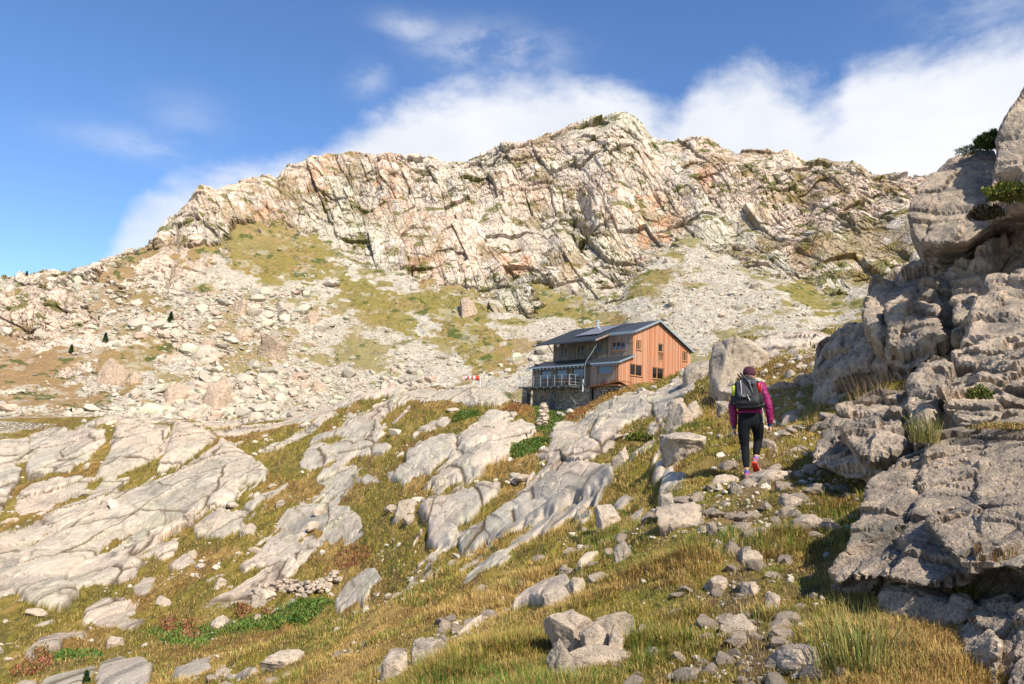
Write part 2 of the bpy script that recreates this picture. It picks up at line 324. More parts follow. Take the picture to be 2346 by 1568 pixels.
def line_eval(L, crest=False):
    X = np.linspace(-300, 2700, 1500)
    lx = np.array([p[0] for p in L], float); D = np.interp(X, lx, [p[2] for p in L])
    # convert control heights to world z first, so that picture rows and plain heights mix
    zs = []
    W = []
    for x, y, d in L:
        if isinstance(y, tuple):
            a = at(x, 900, d); W.append((a[0], a[1], y[1]))
        else: W.append(tuple(at(x, y, d)))
    W = np.array(W)
    az = np.arctan2(W[:, 0], W[:, 1]); r = np.hypot(W[:, 0], W[:, 1]); tz = W[:, 2]/r
    o = np.argsort(az); az, r, tz = az[o], r[o], tz[o]
    if crest: return np.interp(AZ, az, r), np.interp(AZ, az, tz)*np.interp(AZ, az, r)
    rr, tt = pchip(az, r, AZ), pchip(az, tz, AZ)
    rr = np.where(AZ < az[0], r[0], np.where(AZ > az[-1], r[-1], rr)); tt = np.where(AZ < az[0], tz[0], np.where(AZ > az[-1], tz[-1], tt))
    return rr, tt*rr
PR = [line_eval(L, k == len(LINES)-1) for k, L in enumerate(LINES)]
cr_, cz_ = PR[-1]
PR.append((cr_+30, cz_-9)); PR.append((cr_+120, cz_-60))
PRr = np.array([p[0] for p in PR]); PRz = np.array([p[1] for p in PR])
for k in range(1, len(PRr)): PRr[k] = np.maximum(PRr[k], PRr[k-1]+1.5)
NL = 1400
LR = np.linspace(math.log(1.3), math.log(400), NL)
RR = np.exp(LR)
G = np.empty((NA, NL))
for j in range(NA): G[j] = pchip(PRr[:, j], PRz[:, j], RR)
def blur(A, s, axis):
    k = np.exp(-0.5*(np.arange(-int(3*s), int(3*s)+1)/s)**2); k /= k.sum(); n = len(k)//2
    P = np.concatenate([np.repeat(np.take(A, [0], axis), n, axis), A, np.repeat(np.take(A, [-1], axis), n, axis)], axis)
    out = 0
    for i, wt in enumerate(k): out = out+wt*np.take(P, range(i, i+A.shape[axis]), axis)
    return out
_far = (LR > math.log(100))
Gb = blur(G, 5, 0); G = np.where(_far[None, :], G, Gb)
def Hbase(az, r):
    a = np.clip((az-AZ0)/(AZ1-AZ0)*(NA-1), 0, NA-1.001); l = np.clip((np.log(np.maximum(r, 1.3))-LR[0])/(LR[-1]-LR[0])*(NL-1), 0, NL-1.001)
    i = a.astype(int); k = l.astype(int); fa = a-i; fl = l-k
    return (G[i, k]*(1-fa)+G[i+1, k]*fa)*(1-fl)+(G[i, k+1]*(1-fa)+G[i+1, k+1]*fa)*fl

# adaptive rows: equal steps of seen height
def row_radii(az_arr, r0, r1, n, blurw=14):
    out = np.empty((len(az_arr), n)); rs = np.exp(np.linspace(math.log(r0), math.log(r1), 1200))
    for j, a in enumerate(az_arr):
        zz = Hbase(np.full(rs.shape, a), rs); e = np.arctan2(zz, rs)
        wgt = np.abs(np.diff(e))/(np.abs(np.diff(e)).sum()+1e-9)*0.8+0.2/len(rs); c = np.concatenate([[0], np.cumsum(wgt)]); c /= c[-1]
        out[j] = np.interp(np.linspace(0, 1, n), c, rs)
    return blur(out, blurw, 0)
def ZA(*p): return [(x*.4522, 859+y*.4522) for x, y in p]
def ZB(*p): return [(687+x*.4522, 859+y*.4522) for x, y in p]
# bare rock showing through the turf: (outline, height above the turf in metres)
ROCKS = [
 (ZA((150,320),(250,270),(540,280),(530,340),(450,430),(350,500),(240,520),(150,560),(130,500),(140,420)), 1.8),
 (ZA((585,250),(855,250),(862,290),(815,380),(785,440),(700,470),(560,540),(480,540),(520,450),(560,380)), 2.2),
 (ZA((880,250),(1000,270),(1110,330),(1080,350),(960,440),(790,500),(830,400),(870,300)), 2.4),
 (ZA((1120,335),(1250,410),(1360,490),(1350,560),(1230,570),(1190,650),(990,690),(890,740),(680,800),(520,880),(480,930),(400,960),(330,1060),(400,1130),(300,1190),(140,1160),(60,1090),(0,1080),(-200,1150),(-200,1100),(0,1000),(100,920),(250,820),(440,710),(640,600),(780,550),(1000,440)), 2.6),
 (ZA((400,710),(440,620),(520,540),(650,530),(640,560),(540,620),(480,690)), 1.2),
 (ZA((100,600),(160,560),(300,530),(470,530),(400,620),(300,650),(260,680),(100,720),(80,680)), 1.1),
 (ZA((-200,860),(60,800),(200,730),(270,770),(220,820),(100,900),(0,1000),(-200,1080)), 1.1),
 (ZA((440,950),(600,930),(690,950),(680,1010),(600,1060),(450,1080),(350,1120),(300,1100),(350,1010)), 0.9),
 (ZA((-200,450),(60,460),(110,480),(100,540),(40,640),(0,700),(-200,760)), 1.2),
 (ZA((980,790),(1080,710),(1230,710),(1240,780),(1130,830),(990,830)), 0.9),
 (ZA((1380,780),(1450,680),(1560,650),(1700,680),(1853,720),(1840,780),(1680,860),(1600,800),(1500,790)), 1.2),
 (ZA((1310,900),(1350,830),(1450,780),(1520,850),(1560,870),(1480,920),(1380,930)), 0.9),
 (ZA((1210,980),(1330,890),(1400,920),(1480,970),(1440,1010),(1340,990),(1250,1010)), 0.8),
 (ZA((420,1190),(520,1140),(640,1140),(700,1160),(650,1200),(660,1260),(560,1290),(480,1270),(370,1280),(420,1230)), 0.8),
 (ZA((560,1290),(600,1230),(700,1220),(740,1250),(660,1300)), 0.5),
 (ZA((130,1480),(200,1330),(300,1300),(430,1310),(420,1340),(310,1350),(300,1400),(200,1480),(150,1490)), 1.0),
 (ZA((470,1600),(510,1490),(600,1450),(720,1460),(750,1500),(740,1600)), 0.9),
 (ZA((180,1600),(230,1520),(380,1500),(500,1470),(480,1500),(400,1600)), 0.5),
 (ZA((870,1540),(900,1500),(1050,1450),(1090,1490),(1000,1530),(900,1568)), 0.45),
 (ZA((1080,1530),(1250,1480),(1370,1480),(1340,1510),(1100,1560)), 0.35),
 (ZA((680,1080),(730,1040),(790,1040),(750,1120),(690,1130)), 0.5), (ZA((760,920),(790,880),(900,880),(880,920),(820,945)), 0.6),
 (ZA((865,970),(930,925),(990,940),(980,970),(920,985)), 0.6), (ZA((150,1270),(270,1240),(300,1260),(180,1290)), 0.4),
 (ZA((500,200),(620,195),(860,215),(960,240),(860,250),(600,245)), 0.8), (ZA((970,200),(1060,195),(1200,240),(1250,270),(1080,280),(990,240)), 1.2),
 (ZA((-200,330),(150,325),(140,400),(80,420),(-200,440)), 0.9),
 (ZA((1320,290),(1360,262),(1500,205),(1640,175),(1773,130),(1773,160),(1600,225),(1450,262)), 0.5),
 (ZB((100,150),(250,100),(370,75),(560,70),(700,72),(900,58),(1110,60),(1110,110),(1010,160),(870,170),(820,140),(640,130),(440,110),(300,130),(180,190),(60,190)), 0.9),
 (ZB((210,250),(250,200),(380,190),(380,240),(440,270),(430,290),(360,300),(300,330),(200,300),(50,360),(60,330)), 0.8),
 (ZB((0,440),(60,360),(200,340),(330,310),(400,350),(470,370),(420,410),(300,420),(200,440),(60,490),(0,480)), 0.9),
 (ZB((80,540),(110,490),(280,465),(300,490),(230,540),(130,580)), 0.7), (ZB((260,530),(350,510),(440,550),(280,555)), 0.4),
 (ZB((540,400),(600,350),(760,320),(850,330),(830,380),(700,470),(660,510),(580,540),(530,580),(460,540),(450,510),(540,470)), 1.4),
 (ZB((840,310),(900,240),(980,210),(1090,205),(1050,270),(1110,250),(1200,260),(1190,310),(1080,390),(1000,460),(920,510),(800,560),(650,590),(610,600),(700,510),(760,430)), 1.9),
 (ZB((590,280),(640,240),(740,215),(760,235),(640,300),(600,300)), 0.5), (ZB((860,290),(900,240),(960,200),(1010,190),(960,240),(900,290)), 0.5),
 (ZB((1270,300),(1290,260),(1440,250),(1420,330),(1370,400),(1260,430),(1190,420),(1250,380)), 1.2),
 (ZB((1480,190),(1600,110),(1700,90),(1720,110),(1600,210),(1570,240),(1490,230)), 0.6),
 (ZB((1440,350),(1560,250),(1690,130),(1773,110),(1853,90),(1853,190),(1773,215),(1640,280),(1560,350),(1480,450),(1370,470),(1400,400)), 0.7),
 (ZB((1780,110),(1860,60),(1950,30),(2010,40),(2000,90),(1900,160),(1800,200)), 0.5),
 (ZB((790,850),(840,800),(950,740),(1070,660),(1100,620),(1250,520),(1380,490),(1420,470),(1590,500),(1590,590),(1440,660),(1300,740),(1200,790),(1040,870),(960,890),(840,940),(800,950)), 1.7),
 (ZB((600,720),(620,650),(780,640),(900,570),(1010,580),(1000,620),(920,680),(860,730),(800,790),(790,920),(700,900),(620,870),(640,800)), 1.6),
 (ZB((0,650),(150,650),(230,660),(330,720),(280,750),(180,790),(150,830),(60,790),(0,780)), 0.9), (ZB((200,800),(320,780),(330,830),(230,860)), 0.5),
 (ZB((170,1160),(240,1080),(330,1000),(400,1010),(430,1050),(360,1090),(320,1160),(200,1200)), 0.7),
 (ZB((490,1060),(560,970),(640,900),(640,930),(600,1000),(500,1070)), 0.6), (ZB((150,1300),(230,1230),(260,1240),(240,1280),(180,1310)), 0.4),
 (ZB((1060,1205),(1130,1140),(1280,1070),(1350,1040),(1380,1090),(1250,1170),(1160,1170)), 0.22),
 (ZB((1370,1010),(1430,930),(1500,900),(1560,880),(1500,950),(1430,1000)), 0.25),
 (ZB((750,1370),(850,1280),(940,1230),(930,1260),(820,1350)), 0.08),
]
# coloured turf: (outline, kind)
TURF = [(ZA((720,1290),(860,1270),(1000,1290),(1200,1260),(1400,1200),(1600,1150),(1690,1170),(1560,1260),(1300,1310),(1100,1330),(1010,1400),(850,1380),(740,1310)), 'green'),
        (ZA((320,1430),(450,1400),(470,1420),(380,1455)), 'green'), (ZB((0,1120),(110,1150),(60,1250),(-40,1260)), 'green'),
        (ZB((1180,150),(1320,140),(1360,180),(1260,300),(1210,300),(1200,200)), 'shrub'), (ZB((1070,390),(1140,350),(1240,325),(1260,340),(1180,390),(1080,420)), 'shrub'),
        (ZB((1010,190),(1060,140),(1180,130),(1180,200),(1100,205)), 'rust'), (ZB((1330,230),(1420,170),(1480,120),(1700,60),(1500,160),(1440,240)), 'rust')]
RUST = {'green': (0.055, 0.115, 0.015), 'shrub': (0.03, 0.075, 0.012), 'rust': (0.20, 0.095, 0.03)}

def paint_polys(X, Y, wob, items, soft=10):
    """largest height*coverage and coverage of a list of outlines"""
    H = np.zeros(X.shape, np.float32); M = np.zeros(X.shape, np.float32)
    for poly, h in items:
        P = np.array(poly); pad = 26
        s = np.nonzero((X > P[:, 0].min()-pad) & (X < P[:, 0].max()+pad) & (Y > P[:, 1].min()-pad) & (Y < P[:, 1].max()+pad))[0]
        if not len(s): continue
        d = polydist(X[s], Y[s], poly)+wob[s]
        size = math.sqrt(max(abs(np.dot(P[:, 0], np.roll(P[:, 1], 1))-np.dot(P[:, 1], np.roll(P[:, 0], 1)))/2, 1))
        m = sstep(-1.0, 2.0, d); k = np.sqrt(np.clip(d/(size*0.28), 0, 1)*(2-np.clip(d/(size*0.28), 0, 1)))
        M[s] = np.maximum(M[s], m); H[s] = np.maximum(H[s], h*(0.42*sstep(-3.5, 6, d)+0.58*k*(d > 0)))
    return H, M
def rot2(x, y, a, sx, sy):
    return np.stack([(x*cos(a)+y*sin(a))/sx, (-x*sin(a)+y*cos(a))/sy], -1)
def surf_grid(r0, r1, n, na):
    azs = np.linspace(AZ0, AZ1, na); R = row_radii_var(azs, r0, r1, n)
    return azs, R
def row_radii_var(azs, r0, r1, n):
    out = np.empty((len(azs), n))
    for j, a in enumerate(azs):
        rs = np.exp(np.linspace(math.log(r0[j]), math.log(r1[j]), 900)); zz = Hbase(np.full(rs.shape, a), rs); e = np.arctan2(zz, rs); de = np.abs(np.diff(e))
        wgt = de/(de.sum()+1e-9)*0.78+0.22/len(de); c = np.concatenate([[0], np.cumsum(wgt)]); c /= c[-1]
        out[j] = np.interp(np.linspace(0, 1, n), c, rs)
    out = blur(out, len(azs)/110, 0); out[:, 0] = r0; out[:, -1] = r1
    return np.maximum.accumulate(out, axis=1)
def grid_faces(na, n):
    i = np.arange(na-1)[:, None]*n+np.arange(n-1)[None, :]
    return np.stack([i, i+n, i+n+1, i+1], -1).reshape(-1, 4)
def mixa(a, b, t): return a+(np.asarray(b, np.float32)-a)*t[..., None]
C3 = lambda *c: np.array(c, np.float32)

PATHPTS = np.array([(1730, 1568), (1700, 1420), (1690, 1300), (1700, 1200), (1730, 1110), (1770, 1010), (1800, 930), (1830, 880), (1850, 830)], float)
def ground_surface(x, y):
    """displacement and paint of the near and middle ground at world x, y: returns z, colour, rock cover"""
    az = np.arctan2(x, y); r = np.hypot(x, y); z = Hbase(az, r)
    P = np.stack([x, y, z], -1); X, Y = proj(P)
    p2 = np.stack([x, y, np.zeros_like(x)], -1).astype(np.float32)
    near = 1-sstep(25, 45, r)
    ps = (p2*np.array([1, .20, 1], np.float32)); ps[:, 2] = z*1.5
    w1 = fbm(ps*0.45, 4, .6, 3); w2 = fbm(ps*1.7, 3, .6, 9)
    wob = (w1*7+w2*3)*np.clip(60/np.maximum(r, 8), 0.7, 1.6)
    H, M = paint_polys(X, Y, wob, ROCKS); drawn = 1-.6*M
    # scattered smaller outcrops away from the drawn ones, elongated along the strike of the slabs
    q = rot2(x, y, radians(-12), 1.0, 4.5); q3 = np.concatenate([q, np.zeros((len(q), 1))], 1)
    n1 = fbm(q3*0.30, 5, .62, 31)
    zone = sstep(9, 16, r)*(1-0.9*sstep(0, 1, (Y-1330)/120)*(X < 800))*(1-sstep(1560, 1640, X)*(1-sstep(30, 40, r)))
    H *= .30
    thr = 0.33-0.17*sstep(26, 45, r)-.05*sstep(70, 95, r)
    m2 = sstep(thr, thr+0.10, n1)*zone
    M2 = np.maximum(M, m2); H = np.maximum(H, m2*(0.08+0.35*np.clip(n1-thr, 0, 1)))
    fa, ea = facet(np.concatenate([rot2(x+w1*.8, y, radians(-14), 4.6, 24), z[:, None]/3], 1), 0.9, 5)
    fb, eb = facet(np.concatenate([rot2(x+w1*1.2+w2*.15, y, radians(-28), 1.9, 11), z[:, None]/1.3], 1), 0.8, 11)
    f3 = fbm(ps*.5, 4, .5, 77)
    bk, be = blocks(np.stack([x*cos(.42)-y*sin(.42)+w1*.5, x*sin(.42)+y*cos(.42)+w1*2, z+x*.2], -1), (2.7, 9.0, 1.6), 3, .6)
    crack = np.minimum(sstep(0, .035, ea), 0.5+0.5*sstep(0, .06, eb))
    amp = M2*np.clip(r/60, 0.3, 1.0)
    dz = H+amp*(0.26*fa*sstep(0, .16, ea)+(0.06*fb*sstep(0, .2, eb)+0.13*bk)*drawn+0.14*f3)-amp*(1-crack)*0.12
    tus = fbm(p2*2.3, 3, .6, 41); lump = fbm(p2*0.5, 4, .55, 51)
    dz = dz+(1-M2)*(0.16*lump*np.clip(r/12, .35, 1.5)+0.05*tus*np.clip(r/8, .6, 2.0)+.10*fbm(ps*2.2, 3, .6, 181)*sstep(20, 45, r))
    # the trodden line
    pw = np.array([at(a, b, 1)*0 for a, b in PATHPTS[:1]])
    edge = sstep(1.3, 3, r)
    z = z+dz*edge
    # paint
    cn = fbm(ps*0.30, 4, .6, 61); cn2 = fbm(ps*1.1, 4, .65, 71); cn3 = fbm(p2*6, 3, .7, 81)
    olive, straw, rust, green, brown = C3(.165, .130, .022), C3(.32, .215, .075), C3(.20, .105, .034), C3(.095, .105, .018), C3(.10, .062, .030)
    c = np.broadcast_to(olive, (len(x), 3)).copy()
    c = mixa(c, green, sstep(0.15, 0.55, cn2)*0.6); c = mixa(c, rust, sstep(-.05, .45, cn)*0.75); c = mixa(c, straw, sstep(0.1, 0.6, -cn2+cn*.4)*0.6)
    c = mixa(c, brown, sstep(0.12, 0.5, cn3*0.6+cn2*0.5)*0.65)
    cm = fbm(ps*2.6, 4, .7, 171); c = mixa(c, C3(.075, .065, .018), sstep(.1, .5, cm)*.6*sstep(20, 40, r)); c = mixa(c, straw*.9, sstep(.15, .55, -cm)*.5); c *= (1+.22*cm)[:, None]
    for poly, kind in TURF:
        Pp = np.array(poly); s = np.nonzero((X > Pp[:, 0].min()-9) & (X < Pp[:, 0].max()+9) & (Y > Pp[:, 1].min()-9) & (Y < Pp[:, 1].max()+9))[0]
        if len(s): c[s] = mixa(c[s], C3(*RUST[kind]), sstep(-6, 5, polydist(X[s], Y[s], poly)+w2[s]*5+cn3[s]*4)*0.85)
    rn = fbm(ps*0.16, 4, .6, 91); rock = np.broadcast_to(C3(.44, .375, .295), (len(x), 3)).copy()
    rock = mixa(rock, C3(.47, .365, .285), sstep(0, .5, rn)*0.7); rock = mixa(rock, C3(.36, .325, .265), sstep(.0, .5, -rn+f3*.3)*0.6)
    rock = mixa(rock, C3(.40, .39, .24), sstep(.25, .6, fbm(ps*0.8, 4, .7, 15))*0.35)
    rock *= (1+0.08*fb+0.06*fa+.10*bk+0.12*cn3+.13*fbm(ps*3, 3, .65, 191))[:, None]
    rock = mixa(rock, brown*.75, np.maximum(np.maximum(1-sstep(0, .055, ea), .6*(1-sstep(0, .07, eb))*sstep(-.2, .3, f3)), .85*drawn*(1-sstep(.02, .16, be))*sstep(-.3, .2, w2))*0.9*np.clip((r-8)/20, 0, 1)); rock = mixa(rock, C3(.17, .16, .145), sstep(.30, .62, fbm(ps*.6, 5, .7, 25))*0.5)
    pth = np.exp(-((X-np.interp(Y, PATHPTS[::-1, 1], PATHPTS[::-1, 0]))/np.interp(Y, [850, 1568], [14, 60]))**2)*(r < 32)*(Y > 800)
    c = mixa(c, C3(.16, .105, .062), np.clip(pth*.9*sstep(-.35, .25, cn2+.5*cn3), 0, 1)*.8)
    mm = sstep(.40, .60, M2+0.22*w2*(M2 > .02))
    c = c*(1-mm[:, None])+rock*mm[:, None]
    return z, np.clip(c, .005, .8), mm, X, Y

def build_ground():
    na, n = 1500, 1150
    azs = np.linspace(AZ0, AZ1, na)
    R = row_radii_var(azs, np.full(na, 1.3), np.interp(azs, AZ, PRr[8]), n)
    A = np.repeat(azs[:, None], n, 1).ravel(); r = R.ravel()
    x, y = r*np.sin(A), r*np.cos(A)
    z, c, mm, X, Y = ground_surface(x, y)
    # meet the mountain sheet exactly
    t = sstep(0, 6, np.repeat(R[:, -1:], n, 1).ravel()-r); z = Hbase(A, r)*(1-t)+z*t
    me = np_mesh('ground', np.stack([x, y, z], -1), grid_faces(na, n), (M_MID,), c, False)
    o = link('ground', me); tag(o, 'grassy alpine hillside with bare granite slabs running down to a meadow', kind='structure')
build_ground()

# ---- the mountain
GRASSM = [([(520,545),(560,525),(640,525),(760,545),(775,590),(700,660),(600,640),(520,600)], 1), ([(170,640),(290,590),(350,570),(420,565),(520,560),(500,590),(390,610),(330,640),(300,650),(390,690),(320,690),(260,650)], 1),
          ([(790,640),(870,650),(930,700),(970,790),(880,740),(770,660)], 1), ([(1790,650),(1840,640),(1890,660),(1955,690),(1945,735),(1880,730),(1810,680)], 1), ([(1180,620),(1260,640),(1330,700),(1340,760),(1240,700)], .9),
          ([(-400,800),(100,780),(200,800),(340,760),(425,800),(340,850),(250,940),(140,935),(-400,930)], 1.2), ([(940,650),(1080,680),(1160,800),(1190,860),(1080,860),(1020,760)], .7), ([(1450,880),(1380,770),(1420,740),(1480,800)], .5)]
SCREE = [([(700,600),(750,600),(860,700),(960,780),(1180,860),(1240,1000),(600,1000),(650,800),(740,700)], 1), ([(1560,560),(1600,550),(1720,640),(1880,730),(1960,780),(1900,900),(1300,900),(1450,740),(1530,660)], 1),
         ([(430,700),(560,650),(680,660),(760,720),(800,860),(780,960),(240,960),(250,930),(360,850),(420,790)], .8), ([(1300,700),(1500,740),(1540,900),(1100,900),(1150,790)], .7), ([(130,640),(230,640),(290,700),(420,720),(440,790),(340,780),(200,700)], .6)]
PINK = [((745,405), 45, 55), ((600,480), 60, 26), ((1235,348), 30, 18), ((1500,520), 70, 130), ((1440,470), 60, 90), ((640,760), 30, 18), ((960,560), 60, 90), ((1600,420), 50, 40), ((1850,620), 70, 60), ((2010,660), 60, 60), ((1180,600), 50, 40), ((400,905), 45, 22), ((495,905), 30, 24), ((880,420), 60, 70)]
DARKS = [((1330,480), 26, 60, 1.0), ((1345,540), 20, 30, 1.0), ((1300,470), 15, 12, .8), ((820,430), 30, 14, .6), ((1060,500), 25, 12, .5), ((1140,700), 40, 12, .5)]
def mountain_surface(A, r):
    x, y = r*np.sin(A), r*np.cos(A); z = Hbase(A, r)
    P = np.stack([x, y, z], -1); X, Y = proj(P); P = P.astype(np.float32)
    wA = fbm(P*.09, 4, .6, 2); wB = fbm(P*.45, 4, .6, 8)
    wob = wA*24+wB*14+fbm(P*1.1, 3, .65, 19)*7
    base = np.interp(A, AZ, PRr[8]); cl = np.interp(A, AZ, PRr[9]); cr = np.interp(A, AZ, PRr[10])
    cliff = sstep(-4, 3, r-cl+wA*13+wB*5)
    Hg, G_ = paint_polys(X, Y, wob, [(p, 1) for p, s in GRASSM]); Hs, S_ = paint_polys(X, Y, wob, [(p, 1) for p, s in SCREE])
    cliff = cliff*(1-G_*.95)*(1-S_)
    # lower left spur: broken outcrops in the brown slope
    lowrock = sstep(.12, .3, fbm(P*np.array([.16, .16, .10], np.float32), 5, .62, 33))*(1-cliff)*sstep(0, 1, (520-X)/60)*(1-S_*.5)
    rockc = np.clip(np.maximum(cliff, lowrock), 0, 1)
    out = np.clip(np.minimum((r-base)/10, 1), 0, 1)
    behind = 1-sstep(4, 30, r-cr)
    th = 0.42
    q = np.stack([x*cos(th)+z*sin(th), y*.8, -x*sin(th)+z*cos(th)], -1)      # joints lean to the right
    kb = .40+.85*sstep(-.35, .35, fbm(P*.035, 3, .55, 131)); q = q+np.stack([fbm(P*.02, 2, .5, 141)*3, wA*.6, fbm(P*.02, 2, .5, 151)*3], -1)
    g1, h1_ = blocks(q+np.stack([wA, wA, wA], -1)*.45, (9, 9, 22), 5, .8); g2, h2_ = blocks(q+np.stack([wB, wB, wB], -1)*.2, (2.9, 3.6, 6.5), 9, .8)
    f1, e1 = facet(q/np.array([9, 13, 24.]), 1.1, 3); f2, e2 = facet(q/np.array([3.4, 5, 9.5])+wA[:, None]*.25, 1.1, 17)
    f3, e3 = facet(q/np.array([1.3, 1.8, 3.6])+wB[:, None]*.3, 1.1, 29)
    rid = fbm(np.stack([A*16, r/60, A*0], -1), 3, .5, 55)
    slope2 = sstep(0, 1, (r-cl)/12)*(1-sstep(-8, 2, r-cr))
    # carve: d is taken along the outward direction of the face (towards the viewer and up)
    kb = kb*.75
    d = rockc*(1.25*g1+.5*f1*kb+(.50*g2+.22*f2+.25*f3)*kb)*np.where(cliff > .3, 1, .45)+(rid*2.5+fbm(P*np.array([.05, .03, .02], np.float32), 3, .5, 161)*3.5)*slope2*cliff
    d -= rockc*kb*((1-sstep(0, .05, e1))*.7+(1-sstep(0, .07, e2))*.4+(1-sstep(0, .09, e3))*.18+(1-sstep(.05, .5, h1_))*.5+(1-sstep(.03, .3, h2_))*.4)
    for (cx, cy), sx, sy, k in DARKS:
        d -= 5.5*k*np.exp(-((X-cx)/sx)**2-((Y-cy)/sy)**2)*sstep(-.3, .3, f2+.2)
    lo = fbm(P*.25, 4, .6, 66); d += (1-rockc)*(lo*.5+wB*.18)
    crest = np.exp(-((r-cr)/6)**2)
    dz = d*.45*out; dr = -d*.75*out*behind
    dz = dz*(1-crest*.55); dr *= (1-crest*.6)
    dz += crest*(f2*.5+f3*.35+wB*.4)*sstep(-.2, .3, cliff+wA*.3)*1.2
    # horizontal part pushes towards the camera side of the face (world -y with a little -x), not along the ray
    x2 = x+dr*0.08; y2 = y+dr; z2 = z+dz
    # paint
    pn = fbm(P*.05, 4, .55, 101); pf = fbm(P*1.3, 4, .7, 111); cn = fbm(P*.30, 4, .6, 121)
    rock = np.broadcast_to(C3(.52, .44, .36), (len(x), 3)).copy()
    rock = mixa(rock, C3(.56, .42, .32), sstep(-.1, .5, pn)*.75); rock = mixa(rock, C3(.40, .39, .28), sstep(.05, .5, -pn+cn*.4)*.5)
    pk = np.zeros_like(x)
    for (cx, cy), sx, sy in PINK: pk = np.maximum(pk, np.exp(-((X-cx)/sx)**2-((Y-cy)/sy)**2))
    rock = mixa(rock, C3(.50, .285, .175), np.clip(pk*1.1, 0, 1)*sstep(-.35, .35, f2*.6+cn)*.9)
    rock = mixa(rock, C3(.56, .51, .44), sstep(.5, .9, f1*.6+f2*.5)*.5); rock = mixa(rock, C3(.33, .30, .27), sstep(.3, .65, fbm(np.stack([x*.5, y*.2, z*.07], -1), 4, .65, 5))*.5)
    rock *= (1+.10*g1+.08*g2+.06*f2+.06*f3+.12*pf)[:, None]
    rock = mixa(rock, C3(.12, .105, .085), np.maximum((1-sstep(0, .045, e2))*.2, np.maximum((1-sstep(.02, .28, h1_))*.5, (1-sstep(.02, .2, h2_))*.4*kb))*rockc*sstep(-.4, .3, wB+.2))
    scree = np.broadcast_to(C3(.48, .43, .355), (len(x), 3))*(1+.25*pf+.12*cn)[:, None]
    grass = np.broadcast_to(C3(.20, .160, .048), (len(x), 3)).copy()
    grass = mixa(grass, C3(.27, .17, .075), sstep(-.2, .5, cn+pn)*.7); grass = mixa(grass, C3(.085, .090, .02), sstep(.05, .5, pf*.7+cn*.5)*.7)
    brown = C3(.25, .155, .085)
    grass = mixa(grass, brown, sstep(60, -60, X-430)*0+np.clip((480-X)/260, 0, 1)*.75)
    scree *= .80
    # below the cliff: a mosaic of turf and stones
    mos = sstep(-.20, .28, fbm(P*np.array([.13, .13, .2], np.float32), 5, .62, 44)+wB*.2)
    G_ = G_*(.55+.45*sstep(-.35, .1, wB+.6*fbm(P*1.1, 3, .65, 19)))
    g = np.clip(G_*1.0+(1-cliff)*(1-S_)*mos*.95+(1-cliff)*S_*sstep(.15-.22*np.exp(-((X-1060)/190)**2)-.2*sstep(460, 300, X), .5, wA+wB*.5)*.85, 0, 1)
    g = g*(1-lowrock)
    c = mixa(scree.copy(), C3(0, 0, 0), np.zeros_like(x)); c = c*(1-g[:, None])+grass*g[:, None]
    c = c*(1-rockc[:, None])+rock*rockc[:, None]
    # turf on the ledges, more of it on the right-hand shoulder and near the crest
    led = sstep(.15, .38, fbm(P*np.array([.22, .22, .5], np.float32), 5, .66, 88)+.20*sstep(1560, 1750, X)+.16*np.exp(-((r-cr)/9)**2)+.12*sstep(560, 640, Y)-.12)
    c = mixa(c, C3(.125, .118, .030), led*cliff*(e2 < .35)*.9)
    c = mixa(c, C3(.22, .15, .06), cliff*sstep(.12, .45, fbm(P*.13, 4, .6, 99)+.28*sstep(1600, 1780, X)-.12)*.6)
    gd = sstep(.48, .6, fbm(P*.35, 3, .6, 123)); c = mixa(c, C3(.045, .07, .015), gd*(g+.3*led*cliff)*.8)
    c = np.concatenate([np.clip(c, .005, .8), (rockc*(1-.6*led))[:, None].astype(np.float32)], 1)
    return x2, y2, z2, c, dict(cliff=cliff, g=g, X=X, Y=Y, low=lowrock, S=S_)
def build_mountain():
    na, n = 1600, 900
    azs = np.linspace(AZ0, AZ1, na); r0 = np.interp(azs, AZ, PRr[8]); r1 = np.interp(azs, AZ, PRr[10])+3
    R = row_radii_var(azs, r0, r1, n-40)
    back = r1[:, None]+np.linspace(1, 100, 40)[None, :]; R = np.concatenate([R, back], 1)
    A = np.repeat(azs[:, None], n, 1).ravel()
    x, y, z, c, _ = mountain_surface(A, R.ravel())
    me = np_mesh('mountain', np.stack([x, y, z], -1), grid_faces(na, n), (M_MOUNT,), c, False)
    o = link('mountain', me); tag(o, 'pale granite mountain with cliffs, scree fans and dry turf', kind='structure')
build_mountain()
#@@ROCKS
# ------------------------------------------------------------------ rocks
def ico(level):
    bm = bmesh.new(); bmesh.ops.create_icosphere(bm, subdivisions=level, radius=1.0)
    V = np.array([v.co[:] for v in bm.verts]); F = np.array([[v.index for v in f.verts] for f in bm.faces]); bm.free(); return V, F
ICO = {k: ico(k) for k in (1, 2, 3, 5)}
def rock_geo(level, seed, cuts=9, rough=0.06, boxy=0.5):
    """an angular stone about 2 across: a sphere squared off and cut by planes"""
    rg = np.random.default_rng(seed); V, F = ICO[level]; V = V.copy()
    q = rg.normal(size=(3, 3)); q, _ = np.linalg.qr(q)
    L = V@q; s = np.abs(L).max(1, keepdims=True); V = (L*(1-boxy)+L/s*boxy*0.9)@q.T
    for i in range(cuts):
        n = rg.normal(size=3); n /= np.linalg.norm(n); d = rg.uniform(.48, .82)
        e = V@n-d; V = V-np.outer(np.where(e > 0, e, 0)*0.93, n)
    if level > 2:
        V = V*(1+rough*fbm(V*1.6+seed*3.1, 4, .6)[:, None])
        f, e = facet(V*1.9+seed*1.7, 1.0); V = V*(1+rough*.8*f[:, None]-rough*.7*(1-sstep(0, .06, e))[:, None]+rough*.25*fbm(V*8+seed, 3, .6)[:, None])
    return V, F
